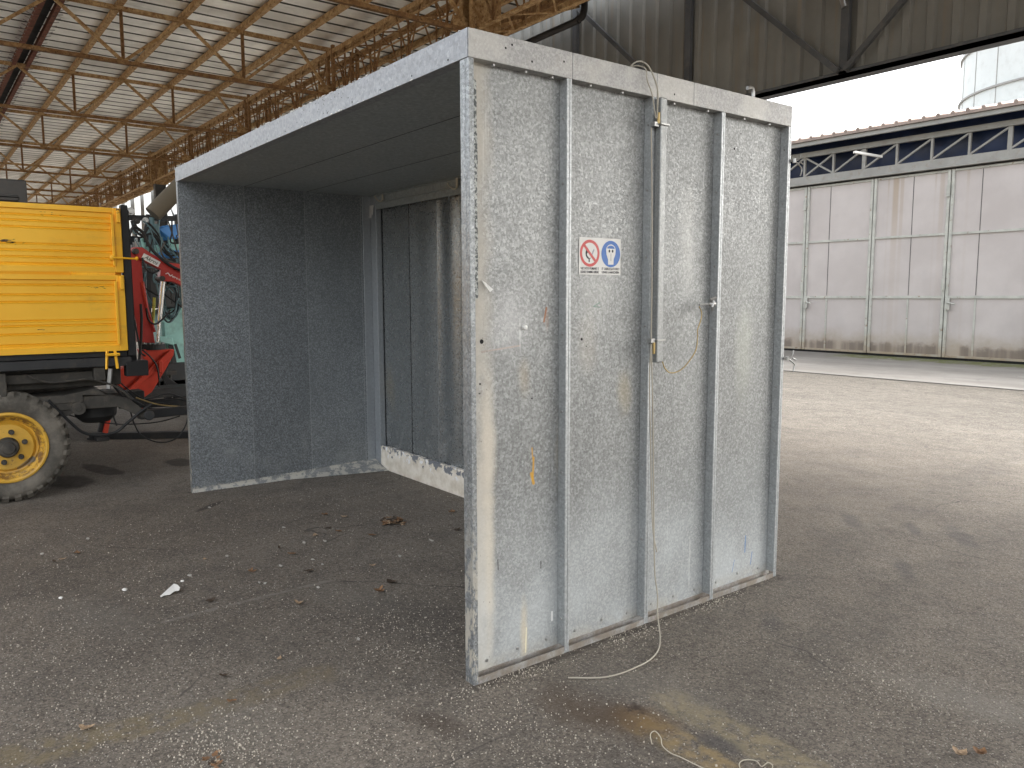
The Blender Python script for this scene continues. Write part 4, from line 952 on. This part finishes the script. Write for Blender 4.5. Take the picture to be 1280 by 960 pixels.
# dark box-bodied implement behind trailer
m_gbox = paint('dark_grey_body', (.055, .055, .053), .5, .15, (.09, .08, .07), .4)
p = hit(33, 225, 0, -7.2); ql = hit(38, 258, 0, -7.2)
bx = thing('box_body', 'dark grey box-shaped machine body showing above the yellow trailer side', 'machine', (-8.2, p.y-2.5, 0))
b = MB(); b.box(-9.2, -7.2, p.y-5, p.y, ql.z-.1, p.z); b.build('hood', m_gbox, bx, bevel=.02, seg=2)
b = MB(); b.box(-7.2, -7.17, p.y-5, p.y-.08, p.z-.20, p.z-.17); b.box(-7.2, -7.17, p.y-5, p.y-.08, ql.z+.04, ql.z+.1); b.build('pressing', m_gbox, bx, bevel=.01)
b = MB(); b.box(-9.3, -7.1, p.y-5, p.y+.14, ql.z-.25, ql.z-.101); b.build('ledge', m_gbox, bx, bevel=.01)
b = MB(); b.box(-9.0, -7.4, p.y-4.8, p.y-.3, .5, ql.z-.251); b.build('lower_body', m_dark, bx)
for dy in (-4.4, -1.2):
    for dx in (-9.0, -7.6):
        b = MB(); b.lathe((dx, p.y+dy, .5), (1, 0, 0), [(0, .2), (0, .5), (.3, .5), (.3, .2)], 32); b.build('wheel', m_tyre, bx, smooth=True)

# ================================================================== RED CRANE
def redm():
    m = NT('crane_red'); c = m.mix(m.rng(m.noise(3, 5, .6), .3, .7), (.33, .022, .016), (.44, .035, .025))
    c = m.mix(m.math('MULTIPLY', m.rng(m.noise(12, 5, .7), .6, .72), .5), c, (.09, .03, .02)); m.bump(m.noise(12, 3), .1, .004); return m.out(c, .38, 0, .5)
m_red = redm(); m_red2 = paint('bright_red', (.52, .045, .02), .45, .15, (.2, .06, .03), .3)
m_chrome = paint('chrome', (.75, .74, .72), .22, .05, metal=1)
CX = -6.75
cr = thing('loader_crane', 'red hydraulic loader crane folded between trailer and booth', 'crane', (CX, hit(190, 520, 0, CX).y, 0))
def plate(pts, x, t, name, mat, par, bevel=.006):
    b = MB(); b.prism([hit(px, py, 0, x) for px, py in pts], (-t, 0, 0)); return b.build(name, mat, par, bevel=bevel)
plate([(161, 316), (163, 345), (166, 385), (171, 405), (173, 428), (194, 429), (191, 412), (184, 385), (179, 352), (177, 328), (181, 314), (176, 309), (168, 309)], CX, .14, 'column', m_red, cr)
b = MB(); b.tube([hit(178, 352, 0, CX+.01), hit(184, 386, 0, CX+.01), hit(193, 415, 0, CX+.01)], .018, 6); b.build('column_flange', m_red, cr)
plate([(169, 309), (178, 309), (188, 316), (208, 328), (225, 330), (262, 346), (262, 372), (236, 362), (216, 352), (206, 352), (200, 348), (201, 337), (180, 326), (172, 322)], CX+.06, .12, 'boom', m_red, cr)
b = MB()
for px, py, r_ in ((170, 314, .03), (203, 348, .028)):
    q = hit(px, py, 0, CX+.07); b.lathe((CX+.07, q.y, q.z), (1, 0, 0), [(-.2, r_), (.01, r_), (.01, r_*.6), (.02, r_*.6), (.02, 0)], 16)
b.build('pivot_pin', m_chas, cr, smooth=True)
b = MB(); b.tube([hit(204, 352, 0, CX+.05), hit(199, 400, 0, CX+.05)], .026, 12); b.build('cylinder_barrel', m_chrome, cr, smooth=True)
b = MB(); b.tube([hit(199, 400, 0, CX+.05), hit(197, 428, 0, CX+.05)], .017, 12); b.build('cylinder_rod', m_chrome, cr, smooth=True)
b = MB(); b.tube([hit(193, 372, 0, CX-.02), hit(191, 404, 0, CX-.02)], .016, 8); b.build('yellow_sleeve', paint('lime', (.55, .55, .1), .5), cr)
b = MB(); p = hit(191, 431, 0, CX-.07); b.lathe((p.x, p.y, p.z-.02), (0, 0, 1), [(-.03, 0), (-.03, .125), (.03, .125), (.03, 0)], 28); b.build('slew_ring', m_black, cr)
b = MB()
for k in range(14):
    t = math.pi*2*k/14; b.lathe((p.x+math.cos(t)*.108, p.y+math.sin(t)*.108, p.z+.01), (0, 0, 1), [(0, .01), (.016, .01), (.016, 0)], 6)
b.build('ring_bolt', m_bolt, cr)
plate([(176, 437), (218, 437), (217, 444), (207, 462), (190, 490), (180, 497), (162, 494), (140, 474), (150, 462), (160, 458), (172, 460), (180, 450)], CX+.02, .2, 'base_frame', m_red2, cr)
b = MB(); b.bar(hit(214, 440, 0, CX+.05), hit(158, 492, 0, CX+.05), .06, .05); b.build('frame_brace', m_red2, cr, bevel=.004)
plate([(198, 451), (204, 451), (204, 467), (199, 466)], CX+.10, .03, 'bracket', m_red2, cr)
b = MB(); b.bar(hit(140, 500, 0, CX+.03), hit(131, 541, 0, CX+.03), .05, .05); b.build('stabiliser_leg', m_red2, cr, bevel=.004)
b = MB(); b.bar(hit(134, 502, 0, CX+.0), hit(126, 540, 0, CX+.0), .07, .06); b.box(CX-.12, CX+.1, hit(118, 538, 0, CX).y, hit(134, 538, 0, CX).y, .0, .035); b.build('stabiliser_leg', m_dark, cr, bevel=.004)
b = MB(); q = hit(140, 500, 0, CX); b.box(CX-.4, CX-.02, q.y-.3, q.y+1.2, q.z-.02, q.z+.08); b.build('cross_beam', m_dark, cr, bevel=.004)
plate([(172, 512), (185, 512), (186, 524), (176, 524)], CX+.02, .2, 'foot_block', m_red2, cr)
for pts, r_ in (([(160, 300), (166, 285), (178, 290), (190, 312), (215, 333), (245, 345)], .016), ([(178, 322), (182, 335), (190, 341), (199, 338)], .012), ([(183, 385), (186, 400), (195, 405), (207, 395), (213, 387)], .01), ([(168, 400), (173, 425), (176, 440), (182, 445)], .01),
                ([(178, 437), (188, 446), (196, 458), (199, 475), (199, 484)], .009), ([(176, 380), (177, 402), (176, 430), (174, 450), (172, 470)], .014)):
    hose(pts, r_, m_black, cr, CX+.1)
q0 = hit(180, 316.5, 0, CX+.064); q1 = hit(201, 327.5, 0, CX+.064); xd = (q1-q0).normalized(); zd = Vector((0, -xd.z, xd.y))
hgt = .062
b = MB(); X_ = CX+.0615
b.prism([(X_, q0.y, q0.z), (X_, q1.y, q1.z), (X_, q1.y-zd.y*hgt, q1.z-zd.z*hgt), (X_, q0.y-zd.y*hgt, q0.z-zd.z*hgt)], (.002, 0, 0)); b.build('name_plate', m_signw, cr)
mid = (q0+q1)/2-zd*hgt*.78; mid.x = X_+.0025
text_obj('lettering', 'Akros', .058, paint('label_green', (.03, .06, .03), .5), mid, xd, zd, cr, width=(q1-q0).length*.8, shear=.3)
q0 = hit(206, 342, 0, CX+.064); q1 = hit(240, 358, 0, CX+.064); xd = (q1-q0).normalized(); zd = Vector((0, -xd.z, xd.y)); mid = (q0+q1)/2; mid.x = X_+.001
text_obj('lettering', 'New Ga', .036, m_signw, mid, xd, zd, cr, width=(q1-q0).length*1.0, shear=.3)

# ================================================================== TEAL SPRAYER
m_teal = paint('teal_paint', (.30, .55, .50), .45, .12, (.12, .16, .13), .5)
m_blue = paint('blue_plastic', (.08, .26, .60), .4, .1); m_bh = paint('teal_hose', (.10, .17, .18), .5, .2); m_tan = paint('tan_duct', (.11, .09, .06), .6, .15, (.12, .1, .07), .4)
SX = -7.75
sy = hit(232, 430, 0, SX).y
sp_ = thing('sprayer', 'pale teal farm sprayer with coiled hoses behind the red crane', 'sprayer', (SX-.6, sy+.4, 0))
plate([(202, 402), (212, 392), (224, 386), (270, 384), (270, 478), (216, 478), (207, 458)], SX, 1.0, 'tank', m_teal, sp_, .03)
plate([(199, 420), (216, 422), (218, 432), (200, 428)], SX+.12, .1, 'tank_step', m_teal, sp_, .01)
b = MB(); b.bar(hit(213, 430, 0, SX+.05), hit(219, 460, 0, SX+.05), .04, .05); b.bar(hit(219, 430, 0, SX+.05), hit(225, 448, 0, SX+.05), .012, .03); b.build('guard_strap', m_dark, sp_)
plate([(207, 466), (270, 466), (270, 479), (207, 479)], SX+.06, .7, 'sump', m_blue if False else m_teal, sp_, .02)
b = MB(); b.tube([hit(208, 466, 0, SX+.3), hit(208, 505, 0, SX+.3)], .03, 10); b.tube([hit(213, 466, 0, SX+.3), hit(213, 500, 0, SX+.3)], .018, 10); b.box(SX+.2, SX+.4, hit(200, 466, 0, SX+.3).y, hit(218, 466, 0, SX+.3).y, hit(210, 468, 0, SX+.3).z, hit(210, 463, 0, SX+.3).z); b.build('jack_leg', m_chas, sp_, bevel=.003)
b = MB(); q = hit(182, 486, 0, SX); b.box(SX-.9, SX+.1, q.y, q.y+1.9, .42, .50); b.box(SX-.9, SX+.1, q.y+.1, q.y+1.9, .36, .7); b.build('chassis', m_dark, sp_, bevel=.01)
for dy in (.6, 1.8):
    b = MB(); b.lathe((SX-.9, sy+dy, .4), (1, 0, 0), [(0, .15), (0, .4), (.25, .4), (.25, .15), (.2, .0)], 32); b.build('wheel', m_tyre, sp_, smooth=True)
# upper frame, drums, pipes
b = MB()
for px in (158, 185, 221): b.bar(hit(px, 268, 0, SX-.1), hit(px+2, 480, 0, SX-.1), .05, .05)
b.bar(hit(158, 272, 0, SX), hit(262, 274, 0, SX), .05, .06); b.bar(hit(158, 300, 0, SX-.3), hit(262, 306, 0, SX-.3), .06, .10); b.bar(hit(160, 345, 0, SX-.2), hit(262, 344, 0, SX-.2), .05, .06); b.build('mast_frame', m_dark, sp_, bevel=.004)
b = MB(); q0 = hit(166, 308, 0, SX-.4); q1 = hit(240, 385, 0, SX-.4); b.box(SX-1.0, SX-.4, q0.y, q1.y, q1.z, q0.z+.06); b.build('rear_cabinet', m_gbox, sp_, bevel=.02)
plate([(196, 286), (204, 282), (232, 279), (232, 297), (212, 299), (202, 292)], SX+.1, .3, 'blue_drum', m_blue, sp_, .02)
plate([(194, 318), (206, 313), (232, 313), (232, 322), (196, 323)], SX+.1, .3, 'blue_drum', m_blue, sp_, .02)
plate([(176, 310), (196, 306), (232, 302), (232, 312), (180, 322)], SX+.05, .4, 'teal_cover', m_teal, sp_, .02)
b = MB(); b.tube([hit(191, 268, 0, SX+.2), hit(232, 226, 0, SX+.2)], .10, 20); b.build('duct', m_tan, sp_, smooth=True)
b = MB(); q = hit(163, 264, 0, SX+.1); b.lathe((SX+.1, q.y, q.z), (1, 0, 0), [(-.08, .0), (-.08, .05), (.0, .045), (.001, .03), (.03, .025), (.03, 0)], 16); b.build('lamp', m_bolt, sp_, smooth=True)
b = MB(); b.tube([hit(193, 280, 0, SX+.15), hit(197, 300, 0, SX+.15)], .04, 12); b.tube([hit(190, 272, 0, SX+.15), hit(189, 312, 0, SX+.15)], .03, 10); b.build('filter', m_bh, sp_, smooth=True)
rr = random.Random(3)
for k in range(7):
    hose([(165+rr.uniform(-2, 3), 276), (166+rr.uniform(-2, 6), 288+rr.uniform(-4, 4)), (178+rr.uniform(-5, 5), 293+rr.uniform(-6, 6)), (190+rr.uniform(-5, 5), 285+rr.uniform(-6, 14)), (205+rr.uniform(-6, 6), 312+rr.uniform(-8, 8)), (226, 325+rr.uniform(-10, 10))], rr.uniform(.008, .014), m_bh if k % 2 else m_black, sp_, SX+.25)
for k in range(12):
    cxp, cyp = 213+rr.uniform(-3, 3), 372+rr.uniform(-5, 5); rx, ry = rr.uniform(8, 14), rr.uniform(18, 30)
    pts = [(cxp+math.cos(t*.785)*rx, cyp+math.sin(t*.785)*ry, SX+.3+rr.uniform(-.08, .08)) for t in range(9)]
    hose(pts, .009, m_bh if k % 3 else m_black, sp_)
for k in range(4):
    cxp = 190; hose([(cxp-8, 340+k*3), (cxp-10, 360), (cxp-4+k, 378), (cxp+6, 385)], .009, m_bh, sp_, SX+.2)
for k in range(5):
    hose([(150+k*6, 498), (170+k*5, 492+k*2), (200, 488+k*4), (225, 500-k*2), (250, 505)], .011, m_black, sp_, SX+.5)

rr = random.Random(9)
for k in range(16):
    px, py = rr.uniform(163, 222), rr.uniform(272, 345)
    hose([(px, py), (px+rr.uniform(-6, 10), py+rr.uniform(8, 22)), (px+rr.uniform(0, 22), py+rr.uniform(15, 45)), (px+rr.uniform(10, 34), py+rr.uniform(20, 62))], rr.uniform(.006, .012), (m_black, m_bh, m_bh, m_chas)[k % 4], sp_, SX+.35)
for k in range(9):
    px, py = rr.uniform(160, 224), rr.choice((276, 303, 309, 343)); q = hit(px, py, 0, SX+.12); b = MB()
    b.lathe((q.x, q.y, q.z), (1, 0, 0) if k % 2 else (0, 0, 1), [(-.06, 0), (-.06, .035), (.0, .04), (.0, .02), (.05, .018), (.05, 0)], 12); b.build('pipe_fitting', (m_chas, m_bolt, m_teal)[k % 3], sp_, smooth=True)
for k in range(6):
    hose([(200+k*2, 452+k), (203+k, 470), (212+k*3, 486), (232, 492+k*2)], .010, m_black, sp_, SX+.4)

# steel bar on ground
q0 = G(114, 549); q1 = G(233, 547)
sb = MB(); dirn = (q1-q0).normalized(); sb.bar(q0+Vector((0, 0, .035)), q0+dirn*2.6+Vector((0, 0, .035)), .10, .07)
sb.bar(q0+Vector((-.06, 0, .009)), q0+dirn*2.6+Vector((-.06, 0, .009)), .16, .018)
o = sb.build('steel_beam', m_dark, bevel=.004); tag(o, 'dark steel beam lying on the asphalt under the trailer drawbar', 'steel beam')

# ================================================================== GROUND LITTER
def leafm(name, c): return paint(name, c, .8, .35, gray(.5, c), .4, 30)
LM = [leafm('leaf_brown', (.22, .12, .06)), leafm('leaf_tan', (.38, .27, .17)), leafm('leaf_dark', (.07, .048, .032))]
def leaf_mesh(b, c, L, ang, mi=0, curl=.3, rnd=random):
    ca, sa = math.cos(ang), math.sin(ang); n = 6; vs_ = []; k = rnd.uniform(.6, 1.2)*curl
    for i in range(n+1):
        t = i/n; wd = math.sin(t*math.pi)**.8*L*.26*(1+.25*math.sin(i*2.3)); u = (t-.5)*L; zc = k*L*(4*(t-.5)**2)*.5
        for s_ in (-1, 0, 1):
            zz = zc+.004+abs(s_)*wd*.6*k+rnd.uniform(0, .002); vs_.append((c[0]+u*ca-s_*wd*sa, c[1]+u*sa+s_*wd*ca, c[2]+zz))
    f = []
    for i in range(n):
        for j in (0, 1): f.append((i*3+j, i*3+j+1, i*3+4+j, i*3+3+j))
    b.add(vs_, f, mi)
def solidify(o, t):
    md = o.modifiers.new('thick', 'SOLIDIFY'); md.thickness = t; return o
leaf_spots = [(405, 644), (430, 647), (410, 661), (422, 665), (394, 670), (349, 686), (363, 693), (256, 700), (386, 715), (313, 715), (374, 756), (263, 752), (473, 740), (466, 708), (571, 663), (563, 641), (349, 825), (280, 846), (463, 670), (78, 700), (68, 703), (95, 692)]
for i, (px, py) in enumerate(leaf_spots):
    p = G(px, py); b = MB(); leaf_mesh(b, (0, 0, 0), random.uniform(.03, .06), random.uniform(0, 6.28), 0, random.uniform(.3, .9))
    if i % 3 == 0: leaf_mesh(b, (.015, .01, .003), random.uniform(.03, .05), random.uniform(0, 6.28))
    o = solidify(b.build('dry_leaf', LM[i % 3]), .0006); o.location = (p.x, p.y, 0)
    kind_ = ['brown', 'tan', 'dark'][i % 3]
    where = 'near the leaf pile in the booth' if px > 440 else ('between the leaf pile and the left wall' if px > 340 and py < 720 else ('on the asphalt in front of the booth opening' if px > 240 else 'on the asphalt at far left'))
    tag(o, ('two overlapping ' if i % 3 == 0 else 'one small ')+kind_+' dry leaf '.replace('leaf', 'leaves' if i % 3 == 0 else 'leaf')+where, 'leaf', 'dry leaves scattered before the booth')
for (px, py, L, mi, lab) in [(106, 912, .05, 1, 'tan curled leaf alone at lower left of the asphalt'), (288, 878, .03, 0, 'tiny brown leaf beside the pale gravel patch, lower left'), (1199, 944, .055, 1, 'light tan folded leaf, left of the pair at lower right'), (1224, 943, .05, 0, 'reddish brown leaf, right of the pair at lower right'), (488, 729, .06, 2, 'dark brown crumpled leaf nearest the booth front corner')]:
    p = G(px, py); b = MB(); leaf_mesh(b, (0, 0, 0), L, random.uniform(-.5, .8), curl=.5); leaf_mesh(b, (.006, .012, .002), L*.8, random.uniform(.5, 1.8), curl=.5)
    o = solidify(b.build('dry_leaf', LM[mi]), .0006); o.location = (p.x, p.y, 0); tag(o, lab, 'leaf')
p = G(492, 654); b = MB()
for k in range(60):
    leaf_mesh(b, (random.gauss(0, .045), random.gauss(0, .04), abs(random.gauss(0, .008))), random.uniform(.02, .06), random.uniform(0, 6.28), random.randrange(3))
o = solidify(b.build('leaf_pile', LM), .0006); o.location = (p.x, p.y, 0); tag(o, 'small pile of brown dead leaves on the asphalt inside the booth', 'leaf pile')
p = G(268, 955); b = MB()
for k in range(14): leaf_mesh(b, (random.gauss(0, .02), random.gauss(0, .012), abs(random.gauss(0, .004))), random.uniform(.015, .035), random.uniform(0, 6.28), random.randrange(3))
o = solidify(b.build('leaf_crumbs', LM), .0006); o.location = (p.x, p.y, 0); tag(o, 'cluster of dark leaf crumbs at the bottom edge on the left', 'leaf litter')
# flakes
m_flake = paint('pale_flake', (.42, .40, .36), .7, .15)
for i, (px, py) in enumerate([(355, 660), (380, 679), (406, 677), (284, 696), (391, 700), (403, 706), (351, 708), (324, 729), (331, 730), (539, 676), (500, 696), (237, 720), (110, 674), (53, 693), (262, 635), (448, 800), (398, 735)]):
    p = G(px, py); b = MB(); s_ = random.uniform(.008, .018); a0 = random.uniform(0, 6.28)
    pts = [(math.cos(a0+t*1.05)*s_*random.uniform(.6, 1.1)*1.5, math.sin(a0+t*1.05)*s_*random.uniform(.5, 1)*.8, .002+random.uniform(0, .003)) for t in range(6)]
    b.prism(pts, (0, 0, .003)); o = b.build('paint_flake', m_flake); o.location = (p.x, p.y, 0); tag(o, 'pale flake of paint on the dark asphalt '+('inside the booth right of the leaves' if px > 440 else 'among the dry leaves before the booth' if px > 340 else 'near the white shard' if px > 200 else 'at far left beside the tyre'), 'flake', 'paint flakes on the asphalt')
p = G(213, 743); b = MB(); q = [(-.055, -.03), (-.03, .03), (-.015, .05), (.02, .045), (.055, .03), (.06, .015), (.03, .012), (.01, -.012), (-.025, -.02), (-.04, -.04)]
rz_ = -.2; ca, sa = math.cos(YAW), math.sin(YAW)
b.prism([(x*.62*ca-y*1.3*sa, x*.62*sa+y*1.3*ca, .004+max(0, y)*.5) for x, y in q], (0, 0, .004)); o = b.build('plastic_shard', m_white, bevel=.001); o.location = (p.x, p.y, 0); tag(o, 'white broken plastic shard on the asphalt, largest scrap at left', 'shard')
for (px, py, s_, lab) in [(156, 738, .013, 'small white pebble just left of the white shard'), (76, 748, .010, 'pale pebble at far left on the asphalt'), (228, 727, .010, 'grey pebble directly behind the white shard')]:
    p = G(px, py); b = MB(); b.lathe((0, 0, 0), (0, 0, 1), [(0, s_*.6), (s_*.3, s_), (s_*.7, s_*.8), (s_, 0)], 9)
    for v in b.v: v.x *= 1.3; v.x += random.uniform(-1, 1)*s_*.1; v.y += random.uniform(-1, 1)*s_*.1
    o = b.build('pebble', m_white, smooth=True); o.location = (p.x, p.y, 0); tag(o, lab, 'pebble')
# string on the ground
st = MB(); st.tube(smoothpts([G(*q, .004) for q in [(815, 930), (813, 918), (819, 914), (826, 922), (828, 932), (838, 941), (852, 947), (866, 954), (885, 963)]], 5), .0016, 6)
tag(st.build('string', m_string, smooth=True), 'thin cream string curled on the faded yellow floor paint', 'string')
st = MB(); st.tube(smoothpts([G(*q, .004) for q in [(930, 970), (924, 956), (930, 950), (945, 951), (952, 958), (960, 953), (966, 958), (960, 968)]], 5), .0016, 6)
tag(st.build('string', m_string, smooth=True), 'knotted loop of cream string at the bottom edge', 'string')
# gravel
m_grav = paint('gravel', (.46, .42, .35), .8, .45, None, 0, 60)
b = MB(); rg = random.Random(11)
cl_ = [(Vector((.03, .6*i_+.2, 0)), .03+.02*(i_ % 2)) for i_ in range(3)]+[(G(270, 945), .12), (G(540, 800), .25), (G(120, 770), .35), (G(640, 905), .2), (G(1190, 870), .16), (G(1080, 850), .15), (G(280, 930), .1), (G(260, 960), .12), (G(520, 790), .2), (G(540, 930), .25), (G(700, 950), .2), (G(120, 900), .25), (G(60, 830), .3), (G(190, 900), .25), (G(480, 780), .3)]
for k in range(8000):
    if k % 2: x, y = rg.uniform(-3.4, 1.9), rg.uniform(-1.7, 1.9)
    else: c_, s_ = cl_[rg.randrange(len(cl_))]; x, y = rg.gauss(c_.x, s_), rg.gauss(c_.y, max(s_, .12))
    if (-.06 < x < .005 and -.01 < y < 2): continue
    r_ = rg.uniform(.0012, .0036)*(1.4 if rg.random() < .06 else 1)
    a0 = rg.uniform(0, 6); v = [(x+math.cos(a0+t*2.09)*r_, y+math.sin(a0+t*2.09)*r_*rg.uniform(.7, 1.1), 0) for t in range(3)]
    v += [(x+math.cos(a0+.5+t*2.09)*r_*.8, y+math.sin(a0+.5+t*2.09)*r_*.8, r_*1.1) for t in range(3)]
    b.add(v, [(3, 4, 5), (0, 1, 4, 3), (1, 2, 5, 4), (2, 0, 3, 5)])
o = b.build('gravel', m_grav); o['kind'] = 'stuff'; o['label'] = 'loose fine gravel over the asphalt'; o['category'] = 'gravel'
